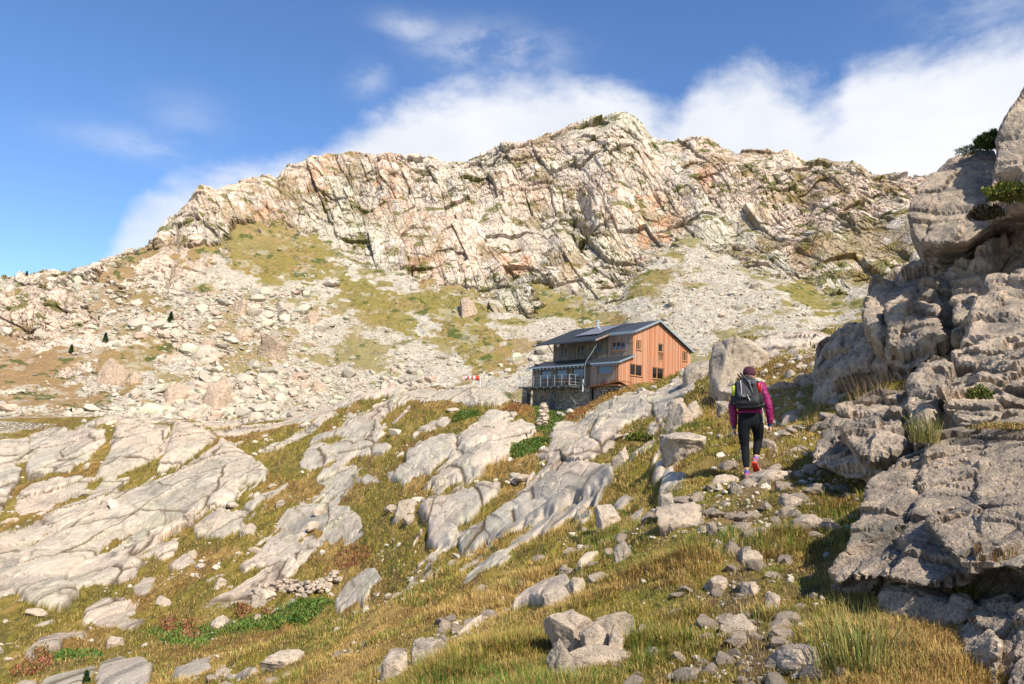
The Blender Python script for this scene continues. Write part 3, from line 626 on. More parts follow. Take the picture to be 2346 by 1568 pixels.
def hit(X, Y, rmin=2.0, rmax=150):
    """where the line of sight meets the ground"""
    d = ray(X, Y); h = hypot(d[0], d[1]); d = d/h; rs = np.exp(np.linspace(math.log(rmin), math.log(rmax), 2500)); a = atan2(d[0], d[1])
    g = Hbase(np.full(rs.shape, a), rs); below = np.nonzero(rs*d[2] < g)[0]
    k = below[0] if len(below) else len(rs)-1
    return rs[k]*d, rs[k]
def gz(x, y):
    z = ground_surface(np.array([x, x+.01]), np.array([y, y+.01]))[0]; return float(z[0])
def rotm(rx, ry, rz): return np.array(Euler((rx, ry, rz)).to_matrix())

def scatter_mesh(name, P, size, rgf, col, mats, label, variants=10, lv=(1, 2), big=1.3, squash=(.35, .8)):
    """thousands of loose stones as one mesh"""
    n = len(P); Vs, Fs, Cs = [], [], []; off = 0
    lib = {l: [rock_geo(l, 100+k, 7, boxy=.6) for k in range(variants)] for l in lv}
    ang = rgf.uniform(0, 2*pi, n); tl = rgf.normal(0, .35, (n, 2)); sc = np.stack([rgf.uniform(.7, 1.15, n), rgf.uniform(.7, 1.15, n), rgf.uniform(*squash, n)], -1)*size[:, None]*.5
    var = rgf.integers(0, variants, n); lev = np.where(size > big, lv[1], lv[0])
    ca, sa = np.cos(ang), np.sin(ang)
    for l in set(lv):
        for k in range(variants):
            s = np.nonzero((var == k) & (lev == l))[0]
            if not len(s): continue
            V, F = lib[l][k]; W = V[None]*sc[s][:, None, :]
            # tilt about x, y then spin
            t1, t2 = tl[s, 0][:, None], tl[s, 1][:, None]
            y = W[..., 1]*np.cos(t1)-W[..., 2]*np.sin(t1); z = W[..., 1]*np.sin(t1)+W[..., 2]*np.cos(t1); x = W[..., 0]
            x, z = x*np.cos(t2)+z*np.sin(t2), -x*np.sin(t2)+z*np.cos(t2)
            c, q = ca[s][:, None], sa[s][:, None]; W = np.stack([x*c-y*q, x*q+y*c, z], -1)+P[s][:, None, :]
            m = len(s); Vs.append(W.reshape(-1, 3)); Fs.append((F[None]+(np.arange(m)*len(V))[:, None, None]+off).reshape(-1, 3)); off += m*len(V)
            Cs.append(np.repeat(col[s], len(V), 0))
    me = np_mesh(name, np.concatenate(Vs), np.concatenate(Fs), mats, np.concatenate(Cs), False)
    o = link(name, me); tag(o, label, kind='stuff'); return o

def build_scree():
    rg = np.random.default_rng(5); n = 190000
    A = rg.uniform(AZ0*.95, radians(30), n); base = np.interp(A, AZ, PRr[8]); cl = np.interp(A, AZ, PRr[9]); cr = np.interp(A, AZ, PRr[10])
    t = rg.random(n)**.8; r = base+(cr-base)*t*1.02
    x, y, z, c, d = mountain_surface(A, r)
    X, Y, S_, g, cliff, low = d['X'], d['Y'], d['S'], d['g'], d['cliff'], d['low']
    P = np.stack([x, y, z], -1)
    cl_n = fbm(P*.12, 3, .6, 7)
    w = (1-cliff)*(.30+.70*S_)*(1-.62*np.clip(g, 0, 1))*(1-.6*low)*(1+.5*cl_n)+cliff*.035+np.exp(-((r-cr)/3.5)**2)*.10
    w *= np.where((X < 430) & (Y > 780) & (Y < 935), .10, 1)*np.where(X < 300, .6, 1)*(1-.35*np.exp(-((X-1060)/190)**2))
    keep = (rg.random(n) < w*.62) & (r < cr+3) & (r > base+1) & (X > -60) & (X < 2250) & (Y < 1010)
    x, y, z, X, Y, g = x[keep], y[keep], z[keep], X[keep], Y[keep], g[keep]; P = P[keep]; m = len(x)
    coarse = 0.55+0.75*sstep(760, 560, X)*sstep(640, 700, Y)+.45*np.exp(-((Y-900)/45)**2)*(X < 1000)-.12*sstep(1500, 1600, X)-.12*np.exp(-((X-790)/60)**2)
    size = np.clip(coarse*.9*(rg.pareto(2.6, m)*.55+.62), .35, 4.2)*(1-.45*g)
    col = C3(.42, .37, .30)*rg.uniform(.72, 1.18, (m, 1)); u = rg.random(m)[:, None]; col = np.where(u < .18, C3(.47, .36, .28)*rg.uniform(.8, 1.1, (m, 1)), np.where(u > .82, C3(.46, .44, .33)*rg.uniform(.8, 1.1, (m, 1)), col))
    P[:, 2] += size*.06
    scatter_mesh('scree', P.astype(np.float32), size.astype(np.float32), rg, col, (M_STONEV,), 'loose pale granite scree and blocks below the cliffs')
    print('scree', m)
M_STONEV = mat_vcol('scree_stone', (1.4, 7.0), 0.26, (0.25, 0.05))
M_STONEN = mat_vcol('field_stone', (9.0, 60.0), 0.30, (0.05, 0.01))
build_scree()

KEEPOUT = []
def build_stones():
    """small stones lying in the turf: the ones that show largest are things, the rest one mesh"""
    rg = np.random.default_rng(12); n = 60000
    A = rg.uniform(radians(-36), radians(30), n); t = rg.random(n); r = np.exp(math.log(4.2)+t*(math.log(125)-math.log(4.2)))
    x, y = r*np.sin(A), r*np.cos(A); z, c, mm, X, Y = ground_surface(x, y); P = np.stack([x, y, z], -1)
    cn = fbm(P*np.array([.35, .2, .35]), 4, .65, 19)
    w = sstep(.05, .55, cn)*(1-mm*.94)*np.where(r > 28, 1.1, 1.0)
    dx = np.abs(X-np.interp(Y, PATHPTS[::-1, 1], PATHPTS[::-1, 0])); onp = np.exp(-(dx/150)**2)*(r < 30)
    w = np.maximum(w, onp*.42*(cn > -.3)); w *= np.where((Y > 1330) & (X < 760), .35, 1)
    f_ = at(1718, 1101, 12.2); w = w*((x-f_[0])**2+(y-f_[1])**2 > .16)
    keep = (rg.random(n) < w*np.where(r < 45, .55, .3)) & (X > -40) & (X < 1990) & (Y < 1600)
    x, y, z, r, onp, X, Y = x[keep], y[keep], z[keep], r[keep], onp[keep], X[keep], Y[keep]; P = P[keep]; m = len(x)
    px = (rg.pareto(1.7, m)*6.0+4.5); px = np.clip(px, 4, 40); px = np.where(onp > .3, np.clip(px*1.3, 7, 46), px)
    size = np.clip(px*np.maximum(r, 7)/FV, .03, 1.6)
    # seen largest first
    show = size/r*FV*np.where(r < 26, 1.5, 1); near = np.argsort(-show)
    ind = near[:290]; rest = near[290:]
    lib = [np_mesh('stone', *rock_geo(3, 300+k, 9, .05, .45), (M_PALE,), smooth=False) for k in range(14)]
    groups = [('pale stone set in the turf beside the trodden line', 'stones beside the path'), ('pale stone lying in the turf of the slope and meadow', 'stones in the turf')]
    for i in ind:
        o = bpy.data.objects.new('stone', lib[int(rg.integers(14))]); COL.objects.link(o); s = size[i]*.5
        KEEPOUT.append((x[i], y[i], s*.95)); o.location = (x[i], y[i], z[i]+s*.16); o.rotation_euler = (rg.normal(0, .25), rg.normal(0, .25), rg.uniform(0, 6.28)); o.scale = (s*rg.uniform(.8, 1.2), s*rg.uniform(.7, 1.1), s*rg.uniform(.4, .75))
        g = groups[0] if r[i] < 26 and onp[i] > .25 else groups[1]
        tag(o, g[0], 'stone', g[1])
    P = P[rest]; P[:, 2] += size[rest]*.04
    col = C3(.50, .43, .345)*rg.uniform(.75, 1.15, (len(rest), 1))
    scatter_mesh('small_stones', P.astype(np.float32), size[rest].astype(np.float32), rg, col, (M_STONEN,), 'small pale stones strewn over the turf', lv=(1, 2), big=.25, squash=(.4, .8))
    print('stones', m)
build_stones()

def boulder(X, Y, wpx, hpx, label, seed, tilt=(0, 0), depth=1.0, mat=None, name='boulder', far=False, D=None, sink=.18, boxy=.5, cuts=9, rough=.06, rz=0, group=None, cat='boulder'):
    """X, Y is the foot of the boulder in the picture"""
    if far:
        a = at(X, Y, D); az = atan2(a[0], a[1]); r = D; P = a
    else:
        P, r = hit(X, Y) if D is None else (at(X, Y, D), D)
    s = math.sqrt(r*r+P[2]**2)/FV; W, Hh = wpx*s, hpx*s*(.80 if D is None else 1)
    V, F = rock_geo(5, seed, cuts, rough, boxy); V = V/np.abs(V).max(0); V[:, :2] *= np.where(V[:, 2] < .1, 1/np.maximum(.68, np.sqrt(np.maximum(1-.92*(V[:, 2]-.1)**2, .01))), 1)[:, None]
    R = rotm(tilt[0], tilt[1], rz)
    me = np_mesh(name, V, F, (mat or M_GRAN,), smooth=True)
    # scaled into the mesh so that the stone's grain keeps its real size
    co = (V*np.array([W/2, W/2*depth, Hh*.85]))@R.T; co[:, 2] += Hh-co[:, 2].max(); lo = co[:, 2] < Hh*.30; co[:, 2] = np.where(lo, Hh*.30+(co[:, 2]-Hh*.30)*2.6, co[:, 2])
    me.vertices.foreach_set('co', np.ascontiguousarray(co, np.float32).ravel()); me.update()
    bx_, by_ = P[0], P[1]+W*.25*depth
    o = link(name, me); o.location = (bx_, by_, P[2] if (far or D is not None) else gz(bx_, by_))
    if not far: KEEPOUT.append((bx_, by_, W*.46)); KEEPOUT.append((bx_-W*.15, by_-W*.45, W*.25)); KEEPOUT.append((bx_+W*.15, by_-W*.45, W*.25))
    tag(o, label, cat, group); return o
BOULDERS = [
 (1706, 856, 134, 104, 'big rounded grey boulder with lichen standing behind the hiker', 103, dict(boxy=.45, cuts=8, depth=.9, mat=M_GRAN, tilt=(0, .12))),
 (1612, 866, 92, 56, 'brown angular boulder leaning against the right corner of the wooden refuge', 2, dict(boxy=.4)),
 (1660, 872, 60, 40, 'low grey boulder between the refuge and the big rounded boulder', 21, dict()),
 (1424, 1078, 46, 60, 'white upright block at the top of the dark split rib', 3, dict(mat=M_PALE, tilt=(0, .25), boxy=.75)),
 (1308, 1510, 130, 110, 'tallest rock of the pale cluster at the bottom of the picture', 4, dict(tilt=(0, -.35), depth=.8, mat=M_PALE)),
 (1285, 1570, 70, 110, 'narrow shaded rock at the lower left of the foreground cluster', 41, dict(tilt=(.1, -.15), depth=.7)),
 (1395, 1478, 120, 80, 'broad pale rock behind the block in the foreground cluster', 42, dict(depth=.6, mat=M_PALE, tilt=(0, .2))),
 (1362, 1480, 68, 44, 'small square white block resting on the foreground cluster', 5, dict(mat=M_PALE, boxy=.7, sink=.02, depth=.8, D=5.55)),
 (1413, 1492, 42, 50, 'small upright pointed stone beside the white block in the cluster', 6, dict(mat=M_PALE, boxy=.3, sink=.02, D=5.5)),
 (1365, 1530, 170, 48, 'long flat slab at the front of the foreground cluster', 7, dict(depth=.45, mat=M_PALE)),
 (1475, 1462, 34, 36, 'small cube-shaped stone right of the foreground cluster', 8, dict(mat=M_PALE, boxy=.7)),
 (1707, 1455, 98, 42, 'flat pale stone in the middle of the path', 9, dict(mat=M_PALE, depth=.7, boxy=.6)),
 (1824, 1545, 118, 60, 'flat pinkish stone in the grass near the bottom edge', 10, dict(mat=M_PALE, depth=.75, boxy=.55, sink=.4)),
 (1556, 1222, 112, 66, 'blocky grey rock with a flat top left of the path', 11, dict(boxy=.75, cuts=6, mat=M_PALE)),
 (1528, 1210, 50, 76, 'upright rock with a dark side joined to the blocky grey rock', 12, dict(boxy=.7, tilt=(0, .1))),
 (1431, 1282, 50, 52, 'squat grey boulder in straw grass left of the blocky rock', 13, dict(boxy=.6)),
 (1400, 1206, 76, 56, 'leaning pale boulder above the squat grey one', 14, dict(mat=M_PALE, tilt=(0, -.5))),
 (1716, 1286, 56, 42, 'rounded white stone halfway along the path', 15, dict(mat=M_PALE)),
 (1778, 1256, 22, 20, 'little white cube of stone right of the path', 16, dict(mat=M_PALE, boxy=.8)),
 (1812, 1170, 54, 32, 'two-stepped pale stone on the right of the path', 17, dict(mat=M_PALE, boxy=.6)),
 (1775, 1104, 104, 26, 'flat slab just in front of the hiker', 18, dict(mat=M_PALE, depth=1.2, sink=.4, boxy=.6)),
 (1655, 1114, 84, 26, 'long tilted slab left of the lower shoe of the hiker', 19, dict(mat=M_PALE, depth=.6, tilt=(0, -.22))),
 (1648, 1328, 52, 36, 'pale stone left of the centre of the path', 20, dict(mat=M_PALE)),
 (1722, 1344, 52, 34, 'pale stone sloping to the right in the bare soil of the path', 22, dict(mat=M_PALE, tilt=(0, .3))),
 (1771, 1388, 42, 40, 'pyramid-shaped pale stone on the right of the path', 23, dict(mat=M_PALE, boxy=.2)),
 (1850, 1212, 84, 32, 'wide flat stone beside the right-hand crag', 24, dict(mat=M_PALE, depth=.7, sink=.4)),
 (1578, 1056, 118, 66, 'wide grey block with yellow lichen left of the feet of the hiker', 25, dict(boxy=.65, depth=.9)),
 (1562, 986, 62, 62, 'pale pyramid of rock below the refuge gable', 26, dict(mat=M_PALE, boxy=.3)),
 (1590, 962, 44, 38, 'rounded pink block leaning on the pale pyramid', 27, dict()),
 (1664, 965, 58, 56, 'tall square rock with a dark niche left of the hiker', 28, dict(boxy=.8, cuts=5)),
 (1690, 905, 92, 34, 'flat slab lying below the big rounded boulder', 29, dict(mat=M_PALE, boxy=.6)),
 (1790, 905, 70, 34, 'pale slab right of the shoulder of the hiker', 30, dict(mat=M_PALE)),
 (1110, 1352, 50, 34, 'lone grey boulder in the straw-coloured grass of the slope', 31, dict()),
 (1319, 1358, 50, 48, 'round whitish boulder at the upper end of the low rib', 32, dict(mat=M_PALE, boxy=.25, cuts=5)),
 (1272, 1384, 72, 44, 'slanting slab leaning on the round whitish boulder', 33, dict(tilt=(0, -.45), depth=.6)),
 (1378, 1334, 66, 30, 'rough pale stone right of the round whitish boulder', 34, dict(mat=M_PALE)),
 (1296, 1298, 30, 24, 'small round stone above the low rib', 35, dict(mat=M_PALE)),
 (981, 1514, 82, 54, 'grey boulder with a sharp crest near the bottom edge', 36, dict(tilt=(0, -.35))),
 (909, 1550, 72, 52, 'white pyramid-shaped boulder at the bottom edge', 37, dict(mat=M_PALE, boxy=.2, cuts=6)),
 (1202, 1330, 26, 20, 'small stone beside bare pinkish soil on the slope', 38, dict(mat=M_PALE)),
 (927, 1182, 60, 38, 'pointed grey boulder at the edge of the hollow', 39, dict()),
 (650, 1522, 104, 46, 'long square-cut white block in the meadow', 40, dict(mat=M_PALE, boxy=.85, cuts=5, depth=.6)),
 (597, 1390, 58, 34, 'smooth white boulder below the ruined stone wall', 43, dict(mat=M_PALE, boxy=.2)),
 (502, 1352, 26, 20, 'small pale boulder alone in the yellow meadow', 44, dict(mat=M_PALE)),
 (504, 1446, 52, 32, 'split pinkish boulder beside the green patch', 45, dict(boxy=.3)),
 (565, 1228, 36, 26, 'grey square boulder at the right end of the great slabs', 46, dict(boxy=.8)),
 (430, 1208, 30, 22, 'rounded boulder under the lip of the great slab', 47, dict()),
 (262, 1480, 38, 20, 'low pale boulder in rusty grass near the left bottom corner', 48, dict(mat=M_PALE)),
 (439, 1280, 22, 22, 'grey stub of rock standing in the yellow turf', 49, dict()),
]
for X, Y, w_, h_, lab, sd, kw in BOULDERS: boulder(X, Y, w_, h_, lab, sd, **kw)
FARB = [(400, 925, 70, 46, 'reddish wedge-shaped boulder at the foot of the scree', 60), (495, 940, 74, 76, 'big round-faced boulder at the foot of the scree', 61), (620, 822, 68, 56, 'large grey boulder in the middle of the block field', 62),
        (1072, 722, 66, 44, 'tall white slab fallen below the cliff', 63), (548, 725, 46, 40, 'pale pointed block high in the block field', 64), (345, 572, 18, 12, 'single boulder perched on the left skyline', 65), (712, 742, 34, 30, 'grey block beside the turf strip of the scree', 66),
        (300, 880, 34, 26, 'pale boulder at the edge of the brown slope', 67), (560, 780, 40, 28, 'flat block above the large grey boulder', 68), (730, 900, 40, 30, 'rounded block low on the scree above the knoll', 69), (668, 880, 34, 28, 'tan block left of the rounded one above the knoll', 70),
        (470, 800, 36, 24, 'pinkish slab lying across the block field', 71), (250, 870, 70, 46, 'pale outcrop block standing in the brown slope', 72)]
def mount_foot(X, Y):
    """distance at which the line of sight meets the mountain"""
    d = ray(X, Y); d = d/hypot(d[0], d[1]); a = atan2(d[0], d[1]); rs = np.linspace(125, 300, 1200); g = Hbase(np.full(rs.shape, a), rs); b = np.nonzero(rs*d[2] < g)[0]; b = b[rs[b] > float(np.interp(a, AZ, PRr[8]))]
    return rs[b[0]] if len(b) else 200
for X, Y, w_, h_, lab, sd in FARB: boulder(X, Y, w_, h_, lab, sd, D=mount_foot(X, Y), far=True, mat=M_FAR, boxy=.45, depth=.8, sink=.25)

# ------------------------------------------------------------------ the crag on the right
def chunk_verts(bm, poly, T, bulge, inset=0.0):
    """closed block: a front face through (X, Y, distance) points, its back T metres further on"""
    P = np.array([at(x, y, d) for x, y, d in poly]); cen = P.mean(0); dirn = cen/np.linalg.norm(cen); dirn = np.array([dirn[0], dirn[1], dirn[2]*.2]); dirn /= np.linalg.norm(dirn)
    f = [bm.verts.new(p) for p in P]; b = [bm.verts.new(p+dirn*T) for p in P]; c = bm.verts.new(cen-dirn*bulge); c2 = bm.verts.new(cen+dirn*(T+.3))
    # an inner ring keeps the face rounded
    ring = [bm.verts.new(p*.45+cen*.55-dirn*bulge*.8) for p in P]; n = len(P)
    for i in range(n):
        j = (i+1) % n
        bm.faces.new((f[i], f[j], ring[j], ring[i])); bm.faces.new((ring[i], ring[j], c)); bm.faces.new((f[j], f[i], b[i], b[j])); bm.faces.new((b[j], b[i], c2))
def build_crag(name, label, chunks, voxel, cell, amp, fine, mat, cat='rock outcrop', seed=0, smooth=6, strat=None):
    bm = bmesh.new()
    for poly, T, bulge in chunks: chunk_verts(bm, poly, T, bulge*.3)
    bmesh.ops.recalc_face_normals(bm, faces=bm.faces); me = bpy.data.meshes.new(name); bm.to_mesh(me); bm.free()
    o = link(name, me); r = o.modifiers.new('r', 'REMESH'); r.mode = 'VOXEL'; r.voxel_size = voxel
    s = o.modifiers.new('s', 'SMOOTH'); s.factor = .5; s.iterations = smooth
    dg = bpy.context.evaluated_depsgraph_get(); me2 = bpy.data.meshes.new_from_object(o.evaluated_get(dg)); o.modifiers.clear(); o.data = me2; bpy.data.meshes.remove(me); me2.name = name
    n = len(me2.vertices); V = np.empty(n*3, np.float32); me2.vertices.foreach_get('co', V); V = V.reshape(-1, 3)
    Nn = np.empty(n*3, np.float32); me2.vertices.foreach_get('normal', Nn); Nn = Nn.reshape(-1, 3)
    w1 = fbm(V/cell*.7, 4, .55, seed); w2 = fbm(V/cell*4, 4, .6, seed+5)
    q = V@rotm(.3, .45, .2).T
    f1, e1 = facet(q/np.array([cell, cell*1.3, cell*.8])+w1[:, None]*.3, 1.0, seed+2); f2, e2 = facet(q/(cell*.35)+w2[:, None]*.15, 1.0, seed+9)
    q3 = V@rotm(.25, -.45, .35).T; g1, h1 = blocks(q3+w1[:, None]*cell*.10, (cell*2.4, cell*1.3, cell*1.5), seed+1, .9); g2, h2 = blocks(q3+w2[:, None]*cell*.04, (cell*.62, cell*.8, cell*.42), seed+4, .7)
    blk = amp*(2.1*g1+.8*g2+.4*f1)
    d = amp*.25*f2-amp*(.9*(1-sstep(.0, cell*.07, h1))+.35*(1-sstep(0, cell*.03, h2)))+fine*w2+fine*.5*fbm(V/cell*14, 3, .65, seed+7)-amp*.1*(1-sstep(0, .04, e1))-amp*.2*(1-sstep(0, .05, e2))
    out = np.array([-.45, -.75, .48], np.float32); fc = Nn@out
    V = V+Nn*(d+blk*.25)[:, None]+out[None]*(blk*sstep(-.15, .35, fc))[:, None]; me2.vertices.foreach_set('co', np.ascontiguousarray(V, np.float32).ravel())
    me2.polygons.foreach_set('use_smooth', np.zeros(len(me2.polygons), bool)); me2.materials.clear(); me2.materials.append(mat); me2.update()
    tag(o, label, cat, 'crags right of the path'); print(name, n); return o
build_crag('crag', 'big sunlit granite slab with a dark recess under it, nearest on the right', [
   ([(1965,1190,6.7),(1990,1108,7.4),(2060,1050,7.9),(2130,1008,8.3),(2250,982,8.5),(2400,950,8.7),(2700,900,8.8),(2750,1300,5.0),(2400,1345,5.0),(2300,1290,5.3),(2200,1330,5.35),(2120,1345,5.4),(2020,1325,5.6),(1955,1330,5.9),(1925,1345,6.1),(1905,1320,6.3),(1945,1255,6.3)], 2.2, .15),
   ([(1915,1340,6.45),(2010,1300,6.2),(2400,1280,5.9),(2700,1300,5.6),(2700,1700,4.9),(2090,1700,5.3),(2000,1540,5.7),(1945,1430,6.1)], 2.0, -.1),
   ([(2120,1200,6.0),(2260,1150,5.9),(2420,1130,5.9),(2700,1130,5.9),(2700,1290,4.9),(2420,1290,4.95),(2330,1300,5.0),(2200,1300,5.2)], 1.0, .10),
   ([(2010,1380,5.85),(2120,1360,5.6),(2230,1385,5.4),(2210,1440,5.3),(2080,1470,5.5),(2020,1430,5.7)], 1.0, .06)], .020, .62, .034, .009, M_CRAG, seed=3, smooth=1)
build_crag('boulder', 'grey boulder with light streaks in the bottom right corner', [
   ([(2040,1500,5.3),(2110,1448,5.4),(2180,1425,5.35),(2260,1420,5.2),(2290,1480,4.7),(2280,1660,4.4),(2080,1660,4.8)], 1.0, .10)], .016, .5, .03, .01, M_CRAG, 'boulder', 11, 4)
build_crag('boulder', 'upright reddish boulder cut off by the right edge of the picture', [
   ([(2275,1460,4.9),(2320,1415,4.9),(2450,1390,4.8),(2600,1400,4.7),(2600,1700,4.0),(2270,1700,4.3)], 1.0, .10),
   ([(2200,1395,5.3),(2300,1375,5.2),(2420,1370,5.1),(2420,1440,4.8),(2300,1450,4.9),(2215,1425,5.1)], .8, .06)], .016, .5, .03, .01, M_CRAG, 'boulder', 13, 4)
build_crag('crag', 'stepped pale ledges between the hiker and the near slab', [
   ([(1862,1062,10.8),(1885,1000,11.3),(1925,945,12.2),(1990,915,12.8),(2050,880,13.2),(2110,905,12.6),(2140,1010,10.6),(2010,1100,10.0),(1940,1095,10.2)], 2.5, .15),
   ([(2080,900,12),(2150,850,12.6),(2280,800,13),(2420,750,13.4),(2800,700,13.5),(2800,1050,9),(2400,1000,9.2),(2240,1010,9.4),(2100,1040,9.8)], 3.0, .2),
   ([(1935,1005,10.4),(1990,960,11.0),(2060,960,11.0),(2075,1050,10.0),(1990,1075,9.9)], 1.0, .10),
   ([(2150,905,10.6),(2260,870,10.8),(2340,900,10.4),(2330,975,9.6),(2200,975,9.8)], 1.0, .10),
   ([(2240,830,12.0),(2330,790,12.0),(2450,780,11.6),(2450,880,10.6),(2300,890,11.0)], 1.0, .10)], .036, .8, .085, .022, M_CRAG, seed=21, smooth=1)
build_crag('crag', 'tall central crag with a shaded reddish wall right of the path', [
   ([(1985,690,18.2),(2000,655,18.8),(2075,615,19.8),(2120,585,20),(2210,560,20),(2300,480,20.5),(2450,440,20.5),(2900,380,20),(2900,800,15),(2400,790,15.4),(2200,850,15.6),(2080,900,15.8),(2010,800,17.0),(1990,740,17.8)], 5, .4),
   ([(1858,935,19.6),(1862,880,20.2),(1885,805,21),(1955,745,21),(2010,720,20),(2060,800,18),(2090,890,16.5),(1990,955,17.0),(1900,965,18)], 5, .1),
   ([(2030,700,17.2),(2090,650,17.8),(2150,660,17.8),(2160,800,15.6),(2080,850,15.7),(2035,800,16.3)], 2, .25),
   ([(2170,620,18.2),(2260,540,18.6),(2400,510,18.6),(2420,740,15.6),(2270,770,15.5),(2190,740,15.9)], 2, .25),
   ([(2185,770,15.6),(2300,730,15.6),(2420,760,15.0),(2400,850,14.2),(2220,860,14.4)], 2, .2),
   ([(1985,700,23),(2050,620,23),(2120,600,22),(2120,760,21),(2000,760,22)], 3, .2)], .06, 1.7, .15, .03, M_CRAG, seed=33, smooth=1)
build_crag('boulder', 'huge overhanging boulder on top of the right-hand crag', [
   ([(2076,490,17.6),(2090,455,18.0),(2130,400,18.8),(2175,358,19.4),(2225,338,19.6),(2280,335,19.4),(2300,420,18.2),(2280,510,17.2),(2215,556,17.0),(2150,566,17.2),(2105,556,17.4)], 3.5, .6)], .05, 2.0, .06, .025, M_CRAG, 'boulder', 44, smooth=2)
build_crag('crag', 'highest rock tower cut off by the top right edge', [
   ([(2258,500,17),(2270,420,17.2),(2288,296,17.8),(2312,258,18),(2352,218,18.4),(2420,150,18.6),(2900,60,18.6),(2900,420,16),(2420,470,16.4),(2330,480,16.8)], 4, .4)], .055, 1.6, .07, .03, M_CRAG, seed=55, smooth=1)
#@@
# ------------------------------------------------------------------ the refuge
def mat_boards(name, cols, grey, pitch=.12, dark=.4):
    m, nt, b = principled(name, rough=.75, spec=.2)
    tc = N(nt, 'ShaderNodeTexCoord'); at_ = N(nt, 'ShaderNodeAttribute'); at_.attribute_name = 'run'     # metres along the wall
    sx = N(nt, 'ShaderNodeSeparateXYZ'); nt.links.new(tc.outputs['Object'], sx.inputs[0])
    u = math_(nt, 'DIVIDE', at_.outputs['Fac'], pitch)
    fl = math_(nt, 'FLOOR', u); fr = math_(nt, 'FRACT', u)
    wn = N(nt, 'ShaderNodeTexWhiteNoise', noise_dimensions='1D'); nt.links.new(fl, wn.inputs['W'])
    cv = N(nt, 'ShaderNodeCombineXYZ'); nt.links.new(math_(nt, 'MULTIPLY', fl, 3.7), cv.inputs[0]); nt.links.new(math_(nt, 'MULTIPLY', sx.outputs[2], .5), cv.inputs[2]); nt.links.new(math_(nt, 'MULTIPLY', at_.outputs['Fac'], 9.0), cv.inputs[1])
    gr = tex(nt, 'ShaderNodeTexNoise', 3.0, cv.outputs[0], Detail=6.0, Roughness=.7)
    st = tex(nt, 'ShaderNodeTexNoise', .8, tc.outputs['Object'], Detail=4.0)
    f = math_(nt, 'ADD', math_(nt, 'MULTIPLY', wn.outputs[0], .55), math_(nt, 'MULTIPLY', gr.outputs[0], .6))
    c = ramp(nt, f, [(0.15, cols[0]), (0.5, cols[1]), (0.85, cols[2])])
    gm = ramp(nt, math_(nt, 'ADD', st.outputs[0], math_(nt, 'MULTIPLY', wn.outputs[0], .25)), [(0.45, (0, 0, 0)), (0.8, (grey,)*3)])
    c = mixc(nt, gm, c, (.30, .26, .225))
    gap = math_(nt, 'MINIMUM', math_(nt, 'MULTIPLY', fr, 8.0, clamp=True), math_(nt, 'MULTIPLY', math_(nt, 'SUBTRACT', 1.0, fr), 8.0), clamp=True)
    nt.links.new(c, b.inputs['Base Color']); p = bump(nt, None, gap, 1.0, .03); bump(nt, b, gr.outputs[0], .4, .01, p)
    return m
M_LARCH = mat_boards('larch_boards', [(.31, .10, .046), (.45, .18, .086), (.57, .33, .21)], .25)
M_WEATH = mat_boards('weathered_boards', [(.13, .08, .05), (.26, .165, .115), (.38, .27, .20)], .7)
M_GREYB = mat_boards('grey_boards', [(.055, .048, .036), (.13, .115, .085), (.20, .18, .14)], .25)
def plain(name, c, rough=.6, metal=0.0, spec=.3, grain=.15, gs=8.0):
    m, nt, b = principled(name, c, rough, metal, spec)
    g = N(nt, 'ShaderNodeTexCoord'); n = tex(nt, 'ShaderNodeTexNoise', gs, g.outputs['Object'], Detail=4.0)
    nt.links.new(ramp(nt, n.outputs[0], [(0.3, tuple(x*(1-grain) for x in c)), (0.7, tuple(min(1, x*(1+grain)) for x in c))]), b.inputs['Base Color']); return m
M_ROOF = plain('zinc_roof', (.042, .050, .062), .42, .25, .5); M_ZINC = plain('zinc_trim', (.30, .36, .40), .4, .5); M_STEEL = plain('galvanised_steel', (.52, .55, .56), .35, .7)
M_DSTEEL = plain('dark_steel', (.10, .11, .12), .5, .4); M_FRAME = plain('larch_frame', (.40, .21, .11), .6); M_WHITE = plain('white_paint', (.72, .72, .70), .5); M_PANEL = plain('solar_cells', (.16, .19, .27), .22, .3, .6, .1)
M_DARKIN = plain('dark_interior', (.012, .011, .010), .9); M_SOIL = plain('bare_soil', (.075, .032, .018), .95, grain=.5, gs=25.0)
m_, nt_, b_ = principled('window_glass', (.03, .06, .11), .05, 0, 1.0); M_GLASS = m_
m_, nt_, b_ = principled('dark_window_glass', (.012, .010, .009), .12, 0, .25); M_GLASSD = m_
def mat_masonry():
    m, nt, b = principled('dry_stone', rough=.9, spec=.15); tc = N(nt, 'ShaderNodeTexCoord'); mp = N(nt, 'ShaderNodeMapping'); mp.inputs['Scale'].default_value = (1, 1, 1.7); nt.links.new(tc.outputs['Object'], mp.inputs[0])
    v = tex(nt, 'ShaderNodeTexVoronoi', 3.2, mp.outputs[0]); e = tex(nt, 'ShaderNodeTexVoronoi', 3.2, mp.outputs[0]); e.feature = 'DISTANCE_TO_EDGE'
    sx = N(nt, 'ShaderNodeSeparateColor'); nt.links.new(v.outputs['Color'], sx.inputs[0])
    c = ramp(nt, sx.outputs[0], [(0, (.24, .21, .175)), (.5, (.38, .335, .28)), (1, (.50, .45, .37))]); j = ramp(nt, e.outputs['Distance'], [(0, (0, 0, 0)), (.09, (1, 1, 1))])
    nt.links.new(mixc(nt, j, (.06, .052, .04), c), b.inputs['Base Color']); bump(nt, b, j, 1.0, .06); return m
M_MASON = mat_masonry()

